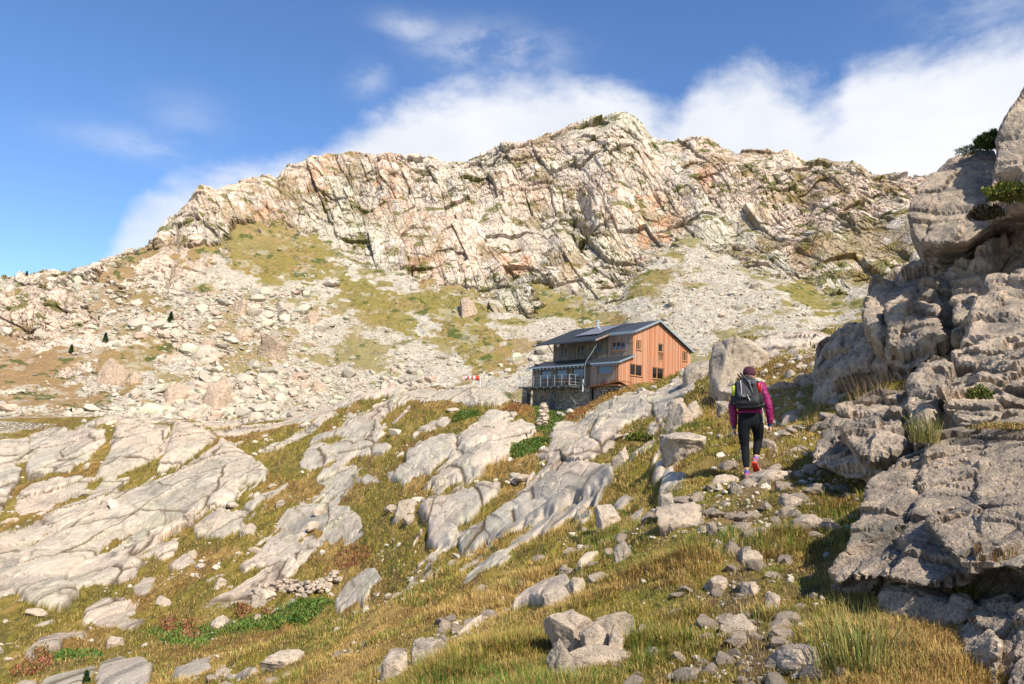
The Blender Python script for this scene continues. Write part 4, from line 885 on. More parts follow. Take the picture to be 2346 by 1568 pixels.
YAW = radians(48)
HC = at((2400+775*.17051)*2346/4096, (1260+930*.17051)*2346/4096, 78.0)
Uv = np.array([-cos(YAW), sin(YAW), 0]); Vv = np.array([sin(YAW), cos(YAW), 0])
refuge = empty('mountain_refuge', tuple(HC+Uv*5-np.array([0, 0, 3.0])), (0, 0, 0)); HR = np.array(refuge.location)
tag(refuge, 'two-storey wooden mountain refuge with dark metal roof on a stone base', 'building')
def W(u, v, z): return HC+Uv*u+Vv*v+np.array([0, 0, z])-HR
class MB:
    def __init__(s): s.V = []; s.F = []; s.run = []
    def add(s, P, F, run=None):
        o = len(s.V); s.V += [tuple(p) for p in P]; s.F += [[i+o for i in f] for f in F]; s.run += list(run) if run is not None else [0.0]*len(P)
    def box(s, u0, u1, v0, v1, z0, z1):
        c = [(u, v, z) for u in (u0, u1) for v in (v0, v1) for z in (z0, z1)]
        s.add([W(*q) for q in c], [(0, 1, 3, 2), (4, 6, 7, 5), (0, 4, 5, 1), (2, 3, 7, 6), (0, 2, 6, 4), (1, 5, 7, 3)], [q[0]+q[1] for q in c])
    def prism(s, pts, ext, frm='uvz'):
        """pts (u,v,z) polygon, ext offset (u,v,z)"""
        n = len(pts); a = [W(*p) for p in pts]; b = [W(p[0]+ext[0], p[1]+ext[1], p[2]+ext[2]) for p in pts]
        s.add(a+b, [tuple(range(n))[::-1], tuple(range(n, 2*n))]+[(i, (i+1) % n, n+(i+1) % n, n+i) for i in range(n)], [p[0]+p[1] for p in pts]+[p[0]+ext[0]+p[1]+ext[1] for p in pts])
    def bar(s, a, b, r, n=6, world=False):
        A = np.array(a if world else W(*a), float); B = np.array(b if world else W(*b), float); d = B-A; d /= np.linalg.norm(d); t = np.cross(d, [0, 0, 1] if abs(d[2]) < .9 else [1, 0, 0]); t /= np.linalg.norm(t); q = np.cross(d, t)
        ring = [(t*cos(2*pi*k/n)+q*sin(2*pi*k/n))*r for k in range(n)]; s.add([A+x for x in ring]+[B+x for x in ring], [(k, (k+1) % n, n+(k+1) % n, n+k) for k in range(n)]+[tuple(range(n))[::-1], tuple(range(n, 2*n))])
    def build(s, name, mat, parent=refuge, label=None):
        me = bpy.data.meshes.new(name); me.from_pydata([tuple(map(float, v)) for v in s.V], [], s.F); bm = bmesh.new(); bm.from_mesh(me); bmesh.ops.recalc_face_normals(bm, faces=bm.faces); bm.to_mesh(me); bm.free()
        a = me.attributes.new('run', 'FLOAT', 'POINT'); a.data.foreach_set('value', np.array(s.run, np.float32)); me.materials.append(mat); o = link(name, me, parent)
        if label: o['label'] = label
        return o
def wall_holes(axis, c, thick, outline, holes, name, mat, label=None):
    """a wall standing on plane axis=c with rectangular openings; the outline's top edge may slope"""
    # split into vertical strips at every opening edge and outline corner
    lo, hi = outline['lo'], outline['hi']; top = outline['top']; bot = outline['bot']
    cuts = sorted({lo, hi, *[p for p, _ in top if lo < p < hi], *[p for p, _ in bot if lo < p < hi], *[h[0] for h in holes], *[h[1] for h in holes]})
    T = lambda p: float(np.interp(p, [q[0] for q in top], [q[1] for q in top])); B = lambda p: float(np.interp(p, [q[0] for q in bot], [q[1] for q in bot]))
    m = MB()
    for a, b in zip(cuts[:-1], cuts[1:]):
        hs = sorted([h for h in holes if h[0] <= a+1e-6 and h[1] >= b-1e-6], key=lambda h: h[2]); segs = []; z0 = (B(a+1e-4), B(b-1e-4))
        for h in hs: segs.append((z0, (h[2], h[2]))); z0 = (h[3], h[3])
        segs.append((z0, (T(a+1e-4), T(b-1e-4))))
        for (za, zb), (zc, zd) in segs:
            if axis == 'u': m.prism([(c, a, za), (c, b, zb), (c, b, zd), (c, a, zc)], (thick, 0, 0))
            else: m.prism([(a, c, za), (b, c, zb), (b, c, zd), (a, c, zc)], (0, thick, 0))
    return m.build(name, mat, refuge, label)
def window(axis, c, a, b, z0, z1, mull=(), inward=1, sill=True, depth=.10, fr=.07, fm=None, gl=None):
    fm = fm or M_FRAME
    """frame, glass and sill set into an opening; inward = direction of the room"""
    def bx(m, p0, p1, d0, d1, q0, q1):
        d0, d1 = sorted((c+d0*inward, c+d1*inward))
        if axis == 'u': m.box(d0, d1, p0, p1, q0, q1)
        else: m.box(p0, p1, d0, d1, q0, q1)
    e = .004
    f = MB(); bx(f, a+e, a+fr, depth-.05, depth+.05, z0+e, z1-e); bx(f, b-fr, b-e, depth-.05, depth+.05, z0+e, z1-e); bx(f, a+fr, b-fr, depth-.05, depth+.05, z0+e, z0+fr); bx(f, a+fr, b-fr, depth-.05, depth+.05, z1-fr, z1-e)
    for q in mull: bx(f, a+(b-a)*q-fr*.6, a+(b-a)*q+fr*.6, depth-.06, depth+.05, z0+fr, z1-fr)
    o = f.build('window', fm); g = MB(); bx(g, a+fr*.8, b-fr*.8, depth, depth+.02, z0+fr*.8, z1-fr*.8); g.build('pane', gl or M_GLASS, o)
    if sill: s = MB(); bx(s, a-.06, b+.06, -.09, .05, z0-.05, z0-.004); s.build('sill', fm, o)
    return o
# gable wall, facing the camera's right
gw = [(-.40, 1.48, -2.03, -.92, (.45,)), (3.05, 4.90, -2.05, -.91, (.42,)), (.44, 1.24, .54, 1.48, (.38, .72)), (3.92, 4.76, .72, 1.54, (.9,)), (7.98, 8.84, .22, 1.19, (.3, .68)), (6.82, 7.08, -1.60, -.97, ())]
balc = (3.92, 4.76, -.12, .56)
wall_holes('u', 0.0, .25, dict(lo=-2.1, hi=9.4, top=[(-2.1, -.86), (-.001, -.12), (0, 2.28), (3.8, 3.80), (9.4, 1.34)], bot=[(-2.1, -2.66), (1, -3.6), (3.8, -3.4), (9.4, -2.6)]),
           [(a, b, z0, z1) for a, b, z0, z1, _ in gw]+[balc], 'gable_wall', M_LARCH, 'orange larch gable wall')
for a, b, z0, z1, q in gw: window('u', 0.0, a, b, z0, z1, q, gl=M_GLASSD)
bl = MB()
for k in range(5): bl.box(.03, .08, 3.94+k*.19, 4.00+k*.19, -.11, .55)
bl.box(-.03, .07, 3.86, 4.82, .57, .66); bl.box(-.03, .06, 3.86, 4.82, -.22, -.13); bl.build('balustrade', M_FRAME)
bk = MB(); bk.box(.20, .24, 3.93, 4.75, -.12, .55); bk.build('shutter', M_GREYB)
# upper wall on the left front
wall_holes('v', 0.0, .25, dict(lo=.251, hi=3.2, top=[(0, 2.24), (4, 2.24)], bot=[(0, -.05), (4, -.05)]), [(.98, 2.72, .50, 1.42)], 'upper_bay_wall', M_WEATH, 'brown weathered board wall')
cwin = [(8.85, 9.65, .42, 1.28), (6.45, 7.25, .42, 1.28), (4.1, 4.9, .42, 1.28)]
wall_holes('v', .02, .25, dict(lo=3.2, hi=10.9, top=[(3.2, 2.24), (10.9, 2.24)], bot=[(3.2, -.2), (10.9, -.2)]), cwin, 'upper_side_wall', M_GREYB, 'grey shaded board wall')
window('v', 0.0, .98, 2.72, .50, 1.42, (.36, .70))
for a, b, z0, z1 in cwin: window('v', .02, a, b, z0, z1, (.35, .6), fm=M_GREYB)
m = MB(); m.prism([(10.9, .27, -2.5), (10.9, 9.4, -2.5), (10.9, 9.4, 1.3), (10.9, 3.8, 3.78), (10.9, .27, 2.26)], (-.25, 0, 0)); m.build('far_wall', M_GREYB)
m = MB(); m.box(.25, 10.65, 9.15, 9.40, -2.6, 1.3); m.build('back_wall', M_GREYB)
# lower storey
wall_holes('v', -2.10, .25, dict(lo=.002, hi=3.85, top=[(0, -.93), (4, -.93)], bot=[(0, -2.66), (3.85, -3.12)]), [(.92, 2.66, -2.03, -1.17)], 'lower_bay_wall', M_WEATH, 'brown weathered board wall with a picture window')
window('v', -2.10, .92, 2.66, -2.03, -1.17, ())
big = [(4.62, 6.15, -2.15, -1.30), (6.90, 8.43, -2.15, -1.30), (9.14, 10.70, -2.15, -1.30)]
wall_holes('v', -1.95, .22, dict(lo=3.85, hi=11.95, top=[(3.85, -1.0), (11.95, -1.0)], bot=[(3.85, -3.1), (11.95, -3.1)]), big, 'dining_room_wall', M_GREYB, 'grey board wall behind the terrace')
for a, b, z0, z1 in big: window('v', -1.95, a, b, z0, z1, (), fm=M_GREYB, fr=.04)
m = MB(); m.box(3.62, 3.85, -2.10, -1.7, -3.12, -.97); m.box(11.72, 11.95, -1.73, .2, -3.1, -.5); m.build('corner_wall', M_GREYB)
m = MB(); m.box(.25, 11.7, -1.7, 9.15, -3.15, -3.0); m.build('floor', M_FRAME)
m = MB(); m.prism([(.0, -2.08, -2.68), (3.8, -2.08, -3.14), (3.8, -.2, -3.14), (.0, -.2, -2.68)], (0, 0, -.10)); m.build('bay_soffit', M_LARCH)
# roofs
sl_ = .405
def roofz(v): return 2.33+sl_*v
m = MB(); m.prism([(-.28, -.16, roofz(-.16)), (-.28, 3.8, roofz(3.8)), (-.28, 9.62, 1.27), (-.28, 9.62, 1.15), (-.28, 3.8, roofz(3.8)-.13), (-.28, -.16, roofz(-.16)-.13)], (3.2, 0, 0))
m.prism([(2.92, -2.2, roofz(-2.2)), (2.92, 3.8, roofz(3.8)), (2.92, 9.62, 1.27), (2.92, 9.62, 1.15), (2.92, 3.8, roofz(3.8)-.13), (2.92, -2.2, roofz(-2.2)-.13)], (8.4, 0, 0)); rf = m.build('roof', M_ROOF)
m = MB()
for k in range(17):
    u0 = 3.1+k*.5; v1 = 3.76; v0 = -2.18
    m.prism([(u0, v0, roofz(v0)+.003), (u0, v1, roofz(v1)+.003), (u0, v1, roofz(v1)+.05), (u0, v0, roofz(v0)+.05)], (.035, 0, 0))
m.build('standing_seam', M_ROOF, rf)
m = MB(); m.prism([(-.33, -.2, roofz(-.2)+.02), (-.33, 3.8, roofz(3.8)+.03), (-.33, 3.8, roofz(3.8)-.19), (-.33, -.2, roofz(-.2)-.19)], (.05, 0, 0)); m.prism([(-.33, 3.8, roofz(3.8)+.03), (-.33, 9.66, 1.29), (-.33, 9.66, 1.11), (-.33, 3.8, roofz(3.8)-.19)], (.05, 0, 0)); m.build('verge_board', M_ZINC, rf)
m = MB(); m.prism([(2.84, -2.24, roofz(-2.24)-.0), (2.84, -.2, roofz(-.2)), (2.84, -.2, roofz(-.2)-.17), (2.84, -2.24, roofz(-2.24)-.17)], (.07, 0, 0)); m.build('light_verge_board', M_WEATH, rf)
m = MB(); m.box(-.28, 2.8, -.30, -.17, roofz(0)-.22, roofz(0)-.06)
for k in range(14): m.box(-.2+k*.22, -.12+k*.22, -.34, -.30, roofz(0)-.36, roofz(0)-.12)
m.box(-1.0, -.28, -.24, -.20, roofz(0)-.17, roofz(0)-.11); m.build('gutter', M_ZINC, rf)
def lroof(v): return -.06+.365*v
m = MB(); m.prism([(-.25, -2.42, lroof(-2.42)), (-.25, -.003, lroof(0)), (-.25, -.003, lroof(0)-.12), (-.25, -2.42, lroof(-2.42)-.10)], (4.1, 0, 0))
m.prism([(3.85, -2.55, lroof(-2.55)-.03), (3.85, .015, lroof(0)-.03), (3.85, .015, lroof(0)-.15), (3.85, -2.55, lroof(-2.55)-.13)], (8.3, 0, 0)); lr = m.build('lower_roof', M_ROOF)
m = MB(); m.prism([(-.30, -2.46, lroof(-2.46)+.03), (-.30, 0.0, lroof(0)+.03), (-.30, 0.0, lroof(0)-.15), (-.30, -2.46, lroof(-2.46)-.13)], (.05, 0, 0)); m.build('verge_board', M_ZINC, lr)
m = MB(); m.box(-.25, 3.2, -2.56, -2.43, lroof(-2.45)-.13, lroof(-2.45)+.02)
for k in range(13): m.box(-.1+k*.25, -.02+k*.25, -2.52, -2.47, lroof(-2.45)-.30, lroof(-2.45)-.15)
m.box(-.9, -.25, -2.50, -2.46, lroof(-2.45)-.12, lroof(-2.45)-.07)
m.box(4.0, 12.1, -2.68, -2.57, lroof(-2.55)-.15, lroof(-2.55)-.02)
for k in range(15): m.box(4.15+k*.54, 4.3+k*.54, -2.63, -2.58, lroof(-2.55)-.32, lroof(-2.55)-.16)
m.build('gutter', M_ZINC, lr)
# solar panels lying on the roof, slightly raised
m = MB()
for i in range(3):
    for j in range(3):
        a0, a1 = 4.05+i*1.07, 4.05+i*1.07+1.03; v0, v1 = -.55+j*1.17, -.55+j*1.17+1.13; h = .20-.02*j
        m.prism([(a0, v0, roofz(v0)+h), (a0, v1, roofz(v1)+h), (a0, v1, roofz(v1)+h-.04), (a0, v0, roofz(v0)+h-.04)], (a1-a0, 0, 0))
m.build('solar_panel', M_PANEL, rf, 'blue-grey solar panels raised above the roof')
m = MB(); m.bar((7.7, 3.4, roofz(3.4)-.1), (7.7, 3.4, roofz(3.4)+.75), .13, 10); m.bar((7.7, 3.4, roofz(3.4)+.72), (7.7, 3.4, roofz(3.4)+.82), .19, 10); m.build('chimney_pipe', M_STEEL, rf)
m = MB(); m.bar((10.2, 3.7, roofz(3.7)-.1), (10.2, 3.7, roofz(3.7)+4.2), .022, 5); m.build('aerial', M_DSTEEL, rf)
m = MB(); P0 = W(9.95, -.15, 1.62); m.bar((9.95, -.02, 1.60), (9.95, -.20, 1.60), .04); m.bar((9.95, -.20, 1.6), (9.95, -.26, 1.6), .26, 18); m.build('satellite_dish', M_WHITE)
# drainpipe from the roof corner down over the lower roof
m = MB(); pts = [(3.1, -2.1, 1.22), (3.3, -1.6, .95), (3.75, -2.60, -.80), (3.75, -2.72, -1.2), (3.75, -2.72, -2.4), (3.78, -2.60, -3.1)]
for a, b in zip(pts[:-1], pts[1:]): m.bar(a, b, .026)
m.build('drainpipe', M_ZINC)
m = MB(); m.bar((10.95, -.0, .75), (10.95, -.85, 1.75), .05); m.bar((10.5, -1.9, 1.42), (12.4, -1.7, 1.36), .045); m.build('roof_brace', M_DSTEEL)
m = MB()
for a in (.45, .75): m.bar((a, -.03, 1.0), (a, -.12, 1.0), .02)
m.bar((.15, -.12, 1.0), (.95, -.12, 1.0), .02); m.build('hook_rail', M_STEEL)
# stone base
m = MB(); m.box(3.9, 12.0, -1.75, -1.4, -6.2, -3.16); m.box(12.75, 13.5, -1.9, -1.3, -5.6, -3.22); m.box(.1, 3.9, -1.2, -.9, -6.0, -3.16); m.box(-.0, .3, -1.2, 9.3, -5.5, -3.42); m.box(12.0, 12.75, -.4, -.2, -5.8, -3.16); base = m.build('stone_base', M_MASON)
m = MB(); m.box(8.55, 9.35, -1.80, -1.76, -5.4, -3.5); m.build('door', M_DSTEEL, base)
m = MB(); m.box(4.5, 13.2, 1.2, 1.3, -6, -3.16); m.build('cellar_back', M_DARKIN, base)
# terrace
ZT = -3.10; VO = -3.7
m = MB(); m.box(4.9, 12.05, VO, -1.97, ZT-.07, ZT-.02)
ter = m.build('terrace_deck', M_DSTEEL)
m = MB(); m.box(4.8, 12.12, VO-.06, VO, ZT-.16, ZT+.0); m.box(4.82, 4.9, VO, -1.97, ZT-.20, ZT-.06); m.build('edge_beam', M_DSTEEL, ter)
for k in range(7): m = MB(); u0 = 5.3+k*1.05; m.box(u0, u0+.10, VO+.1, -1.80, ZT-.26, ZT-.075); m.build('joist', M_STEEL, ter)
for u0 in (5.9, 8.4, 9.4, 11.3): m = MB(); m.bar((u0, VO+.5, ZT-.27), (u0-.25, -1.80, ZT-1.75), .06); m.build('strut', M_STEEL, ter)
m = MB()
for k in range(8): m.bar((4.9+k*1.0, VO+.03, ZT), (4.9+k*1.0, VO+.03, ZT+1.08), .030)
for h in (1.05, .70, .35): m.bar((4.9, VO+.03, ZT+h), (12.05, VO+.03, ZT+h), .009 if h < 1 else .014)
m.build('front_railing', M_STEEL, ter)
m = MB()
for k in range(3): m.bar((4.87, VO+.03+k*.85, ZT), (4.87, VO+.03+k*.85, ZT+1.08), .028)
for h, r_ in ((1.06, .03), (.7, .012), (.32, .03), (.06, .035)): m.bar((4.87, VO+.03, ZT+h), (4.87, -2.0, ZT+h), r_)
m.build('side_railing', M_STEEL, ter)
m = MB()
for k in range(9): m.bar((12.08, VO+.03+k*.21, ZT), (12.08, VO+.03+k*.21, ZT+.9), .014)
m.bar((12.08, VO, ZT+.9), (12.08, -2, ZT+.9), .02); m.build('end_railing', M_STEEL, ter)
m = MB(); m.bar((4.05, -2.6, ZT-.6), (4.05, -2.6, ZT+.62), .05); m.build('bollard_post', M_WHITE)
# picnic table on the terrace: a thing of its own
tb = empty('picnic_table', tuple(W(5.9, -3.1, ZT-.02)+HR)); tag(tb, 'picnic table standing at the right end of the terrace', 'table')
def tpart(name, boxes, mat):
    m = MB(); [m.box(*b) for b in boxes]; o = m.build(name, mat, tb); o.location = (0, 0, 0)
    V = np.empty(len(o.data.vertices)*3, np.float32); o.data.vertices.foreach_get('co', V); V = V.reshape(-1, 3)-np.array(W(5.9, -3.1, ZT-.02), np.float32); o.data.vertices.foreach_set('co', V.ravel()); return o
tpart('table_top', [(5.5, 6.9, -3.1, -2.6, ZT+.68, ZT+.74)], M_WEATH)
for v0 in (-3.5, -2.4): tpart('bench', [(5.5, 6.9, v0, v0+.25, ZT+.40, ZT+.45)], M_WEATH)
for u0 in (5.6, 6.7): tpart('leg', [(u0, u0+.08, -3.4, -2.3, ZT+.34, ZT+.395), (u0+.02, u0+.06, -3.0, -2.9, ZT-.015, ZT+.34), (u0+.02, u0+.06, -2.8, -2.7, ZT-.015, ZT+.34)], M_WEATH)

# windsock on its pole
def lathe(profile, n=16, axis='z'):
    V, F = [], []
    for h, r_ in profile:
        for k in range(n): V.append((r_*cos(2*pi*k/n), r_*sin(2*pi*k/n), h))
    for i in range(len(profile)-1):
        for k in range(n): F.append((i*n+k, i*n+(k+1) % n, (i+1)*n+(k+1) % n, (i+1)*n+k))
    return V, F
def simple(name, V, F, mat, parent=None, smooth=False):
    me = bpy.data.meshes.new(name); me.from_pydata([tuple(map(float, v)) for v in V], [], [tuple(f) for f in F]); me.materials.append(mat); me.polygons.foreach_set('use_smooth', [smooth]*len(me.polygons)); me.update(); return link(name, me, parent)
wp, wr = at(1099.5, 894, 99.0), 99.0
wp[2] = min(wp[2], gz(wp[0], wp[1])+.2)
ws = empty('windsock', (wp[0], wp[1], wp[2]-.2)); tag(ws, 'red and white striped windsock on a white pole beside the refuge', 'windsock')
V, F = lathe([(0, .055), (1.25, .05), (1.26, .0)], 8); simple('pole', V, F, M_WHITE, ws)
M_RED = plain('red_cloth', (.52, .055, .035), .8)
V, F = lathe([(1.2, .03), (1.95, .025)], 6); simple('mast', V, F, M_WHITE, ws)
xs = [0, .62, .95, 1.27, 1.6, 1.93, 2.25]; rr = [.42, .38, .33, .29, .25, .21, .17]
for k in range(6):
    V, F = [], []; n = 16
    for j in (0, 1):
        for q in range(n):
            a = 2*pi*q/n; r_ = rr[k+j]; V.append((-.15-xs[k+j]*.78, r_*cos(a)*.75, 1.66+r_*.75*sin(a)+.02*xs[k+j]))
    F = [(q, (q+1) % n, n+(q+1) % n, n+q) for q in range(n)]; o = simple('sock_band', V, F, M_RED if k in (0, 2, 4) else M_WHITE, ws, True); o['label'] = 'red band' if k in (0, 2, 4) else 'white band'
# ruined wall, retaining wall and cairn
def stone_pile(name, pts, size, n, seed, mat, label, cat, spread=.3, height=1.0):
    """a wall or cairn laid up from separate stones, joined into one body of masonry"""
    rg = np.random.default_rng(seed); Vs, Fs, off = [], [], 0
    for i in range(n):
        P = pts(i, n, rg); V, F = rock_geo(2, 700+int(rg.integers(12)), 7, boxy=.7); s = size*rg.uniform(.6, 1.25); R = rotm(rg.normal(0, .2), rg.normal(0, .2), rg.uniform(0, 6.28))
        V = (V*np.array([s*.6, s*.5, s*.34]))@R.T+P; Vs.append(V); Fs.append(F+off); off += len(V)
    me = np_mesh(name, np.concatenate(Vs), np.concatenate(Fs), (mat,)); o = link(name, me); tag(o, label, cat); return o
cp = at(1243, 1012, 66.0)
cp[2] = gz(cp[0], cp[1])
def cairn_pts(i, n, rg):
    t = i/n; r_ = .42*(1-t)**.6+.06; a = rg.uniform(0, 6.28); q = rg.random()**.5*r_
    return cp+np.array([cos(a)*q, sin(a)*q, t*1.95])
stone_pile('cairn', cairn_pts, .42, 120, 3, M_PALE, 'tall narrow cairn of pale stones below the refuge', 'cairn')
rw = [hit(590, 1362)[0], hit(640, 1356)[0], hit(700, 1360)[0], hit(765, 1333)[0]]; rw = np.array(rw)
def ruin_pts(i, n, rg):
    t = rg.random()*3; k = min(int(t), 2); p = rw[k]+(rw[k+1]-rw[k])*(t-k)+np.array([rg.normal(0, .22), rg.normal(0, .35), 0]); p[2] = Hbase(np.array([atan2(p[0], p[1])]), np.array([hypot(p[0], p[1])]))[0]+rg.random()*.5*(1 if k < 2 else .6); return p
stone_pile('ruined_wall', ruin_pts, .36, 230, 4, M_PALE, 'ruined dry-stone wall winding down to the meadow', 'wall')
wb = [at(-120, 1000, 131), at(0, 1001, 131), at(70, 998, 132), at(142, 991, 134)]; wt = [at(-120, 958, 131), at(0, 965, 131), at(70, 969, 132), at(142, 976, 134)]
V = [tuple(p) for p in wb]+[tuple(p) for p in wt]; V += [(x+1.2, y+1.6, z) for x, y, z in V]; n = 4
F = []
for k in range(3): F += [(k, k+1, n+k+1, n+k), (n+k, n+k+1, 3*n+k+1, 3*n+k), (2*n+k+1, 2*n+k, 3*n+k, 3*n+k+1)]
F += [(n-1, 3*n-1, 4*n-1, 2*n-1)]
o = simple('retaining_wall', V, F, M_MASON); tag(o, 'long grey retaining wall of squared stone at the left edge', 'wall')
print('house done')
# ------------------------------------------------------------------ the hiker
def skin_mesh(name, verts, edges, radii, mat, parent, sub=2, root=0):
    me = bpy.data.meshes.new(name); me.from_pydata([tuple(v) for v in verts], edges, []); o = link(name, me)
    sk = o.modifiers.new('s', 'SKIN'); sk.use_smooth_shade = True; o.modifiers.new('u', 'SUBSURF').levels = sub
    if not me.skin_vertices: me.skin_vertices.new()
    for i, r_ in enumerate(radii):
        r_ = r_ if isinstance(r_, tuple) else (r_, r_); me.skin_vertices[0].data[i].radius = r_; me.skin_vertices[0].data[i].use_root = (i == root)
    dg = bpy.context.evaluated_depsgraph_get(); m2 = bpy.data.meshes.new_from_object(o.evaluated_get(dg)); o.modifiers.clear(); o.data = m2; bpy.data.meshes.remove(me); m2.name = name
    m2.materials.clear(); m2.materials.append(mat); m2.polygons.foreach_set('use_smooth', [True]*len(m2.polygons)); o.parent = parent; return o
def ell(name, c, r3, mat, parent, lv=3, rot=(0, 0, 0), cut=None, noise_=0):
    V, F = ICO[lv] if lv in ICO else ico(lv); V = V*np.array(r3)
    if noise_: V = V*(1+noise_*fbm(V*9, 3)[:, None])
    if cut is not None: V[:, 2] = np.maximum(V[:, 2], cut)
    V = V@rotm(*rot).T+np.array(c); return link(name, np_mesh(name, V, F, (mat,), smooth=True), parent)
M_SKIN = plain('skin', (.50, .30, .21), .6); M_JACK = plain('magenta_jacket', (.21, .010, .085), .5, 0, .3, .12, 14); M_JACK2 = plain('dark_jacket_lining', (.13, .010, .05), .7)
M_LEG = plain('black_leggings', (.010, .011, .014), .9, 0, .1); M_KNEE = plain('grey_knee_panel', (.035, .037, .042), .8); M_BEAN = plain('plum_knit', (.065, .018, .032), .95, grain=.5, gs=60); M_NAVY = plain('navy_knit', (.025, .055, .14), .9)
M_PACK = plain('grey_pack_fabric', (.050, .048, .054), .7); M_PACKB = plain('black_pack_fabric', (.014, .014, .016), .6); M_STRAP = plain('pale_grey_strap', (.42, .42, .42), .6); M_SHOE = plain('grey_shoe', (.20, .18, .19), .7); M_SOLE = plain('red_rubber', (.50, .045, .025), .55); M_LACE = plain('pink_trim', (.60, .08, .12), .6)
M_BRED = plain('red_bottle', (.55, .012, .012), .25, .3, .6); M_BYEL = plain('yellow_green_bottle', (.42, .48, .04), .5); M_HAIR = plain('brown_hair', (.05, .03, .02), .7)

hp, hr_ = hit(1718, 1101, 8, 20); hp = np.array([hp[0], hp[1], gz(hp[0], hp[1])+.0])
FWD = np.array([sin(radians(17)), cos(radians(17)), 0])
yawp = -radians(17)
person = empty('person', tuple(hp), (0, 0, yawp)); tag(person, 'hiker in magenta jacket, black leggings and plum beanie walking up the path', 'person')
def HP(px, py, y): return ((px-555)*.001476, y, (1345-py)*.001476)       # from the measured figure, metres
pel, wai, che, nec, hea = HP(555, 720, .06), HP(552, 600, .10), HP(550, 430, .17), HP(546, 315, .22), HP(545, 262, .25)
shL, shR = HP(432, 385, .16), HP(668, 375, .16); elL, elR = HP(380, 610, .06), HP(738, 575, .12); wrL, wrR = HP(397, 800, .14), HP(752, 765, .20)
hiL, hiR = HP(483, 735, .05), HP(632, 735, .07); knL, knR = HP(505, 1000, .10), HP(636, 925, .24); anL, anR = HP(524, 1235, -.04), HP(612, 1100, .13)
def lerp(a, b, t): return tuple(x+(y-x)*t for x, y in zip(a, b))
def hand(w_, side):
    """palm and five fingers, half closed; returns verts, edges, radii relative to the wrist vertex index 0"""
    V = [w_]; E = []; R = [.030]
    pm = (w_[0]+.004*side, w_[1]+.012, w_[2]-.055); V.append(pm); E.append((0, 1)); R.append((.042, .026))
    L = (.066, .074, .070, .056)
    for k in range(4):
        b = (pm[0]+(k-1.5)*.004*side, pm[1]+.028-k*.019, pm[2]-.030); m = (b[0]-.014*side, b[1]+.004, b[2]-L[k]*.45); t = (m[0]-.026*side, m[1]+.002, m[2]+.004-.012*(k == 0))
        i = len(V); V += [b, m, t]; E += [(1, i), (i, i+1), (i+1, i+2)]; R += [.0125, .0108, .0092]
    i = len(V); V += [(pm[0]-.010*side, pm[1]+.040, pm[2]+.008), (pm[0]-.022*side, pm[1]+.050, pm[2]-.022), (pm[0]-.030*side, pm[1]+.038, pm[2]-.044)]; E += [(1, i), (i, i+1), (i+1, i+2)]; R += [.013, .011, .009]
    return V, E, R
# continuous body
V = [pel, wai, che, nec, (hea[0], hea[1]-.01, hea[2]-.04), (hea[0], hea[1]+.01, hea[2]+.06)]; E = [(0, 1), (1, 2), (2, 3), (3, 4), (4, 5)]; R = [(.10, .08), (.10, .08), (.13, .09), .05, (.078, .088), (.072, .082)]
for sh, el, wr, side in ((shL, elL, wrL, -1), (shR, elR, wrR, 1)):
    i = len(V); V += [sh, el]; R += [.050, .036]; E += [(2, i), (i, i+1)]
    hv, he, hr2 = hand(wr, side); j = len(V); V += hv; R += hr2; E += [(i+1, j)]+[(a+j, b+j) for a, b in he]
for hi_, kn, an in ((hiL, knL, anL), (hiR, knR, anR)):
    i = len(V); V += [hi_, kn, an, (an[0], an[1]+.13, an[2]-.07)]; R += [.082, .052, .034, .03]; E += [(0, i), (i, i+1), (i+1, i+2), (i+2, i+3)]
body = skin_mesh('body', V, E, R, M_SKIN, person)
# face, turned up the path
for s_ in (-1, 1):
    ell('eye', (hea[0]+s_*.030, hea[1]+.088, hea[2]+.012), (.012, .008, .009), M_WHITE, person, 2); ell('ear', (hea[0]+s_*.082, hea[1]+.0, hea[2]-.01), (.012, .022, .032), M_SKIN, person, 2)
ell('nose', (hea[0], hea[1]+.100, hea[2]-.012), (.014, .022, .022), M_SKIN, person, 2); ell('mouth', (hea[0], hea[1]+.085, hea[2]-.055), (.024, .008, .006), M_LACE, person, 2)
# leggings
V = [HP(555, 640, .10), pel, hiL, lerp(hiL, knL, .5), knL, lerp(knL, anL, .38), lerp(knL, anL, .97), hiR, lerp(hiR, knR, .5), knR, lerp(knR, anR, .38), lerp(knR, anR, .95)]
R = [(.165, .115), (.175, .135), .118, .098, .068, .066, .045, .118, .098, .070, .068, .045]
E = [(0, 1), (1, 2), (2, 3), (3, 4), (4, 5), (5, 6), (1, 7), (7, 8), (8, 9), (9, 10), (10, 11)]
leg = skin_mesh('leggings', V, E, R, M_LEG, person, root=1)
# jacket
V = [HP(557, 692, .08), HP(555, 610, .11), wai, lerp(wai, che, .5), che, lerp(che, nec, .55), shL, lerp(shL, elL, .5), elL, lerp(elL, wrL, .5), lerp(elL, wrL, .97), shR, lerp(shR, elR, .5), elR, lerp(elR, wrR, .5), lerp(elR, wrR, .97)]
R = [(.215, .165), (.200, .150), (.180, .14), (.190, .145), (.195, .14), (.10, .09), .088, .072, .064, .060, .052, .088, .072, .064, .060, .052]
E = [(0, 1), (1, 2), (2, 3), (3, 4), (4, 5), (4, 6), (6, 7), (7, 8), (8, 9), (9, 10), (4, 11), (11, 12), (12, 13), (13, 14), (14, 15)]
jk = skin_mesh('jacket', V, E, R, M_JACK, person, 3, root=3)
n = len(jk.data.vertices); A_ = np.empty(n*3, np.float32); jk.data.vertices.foreach_get('co', A_); A_ = A_.reshape(-1, 3); Nn_ = np.empty(n*3, np.float32); jk.data.vertices.foreach_get('normal', Nn_); Nn_ = Nn_.reshape(-1, 3)
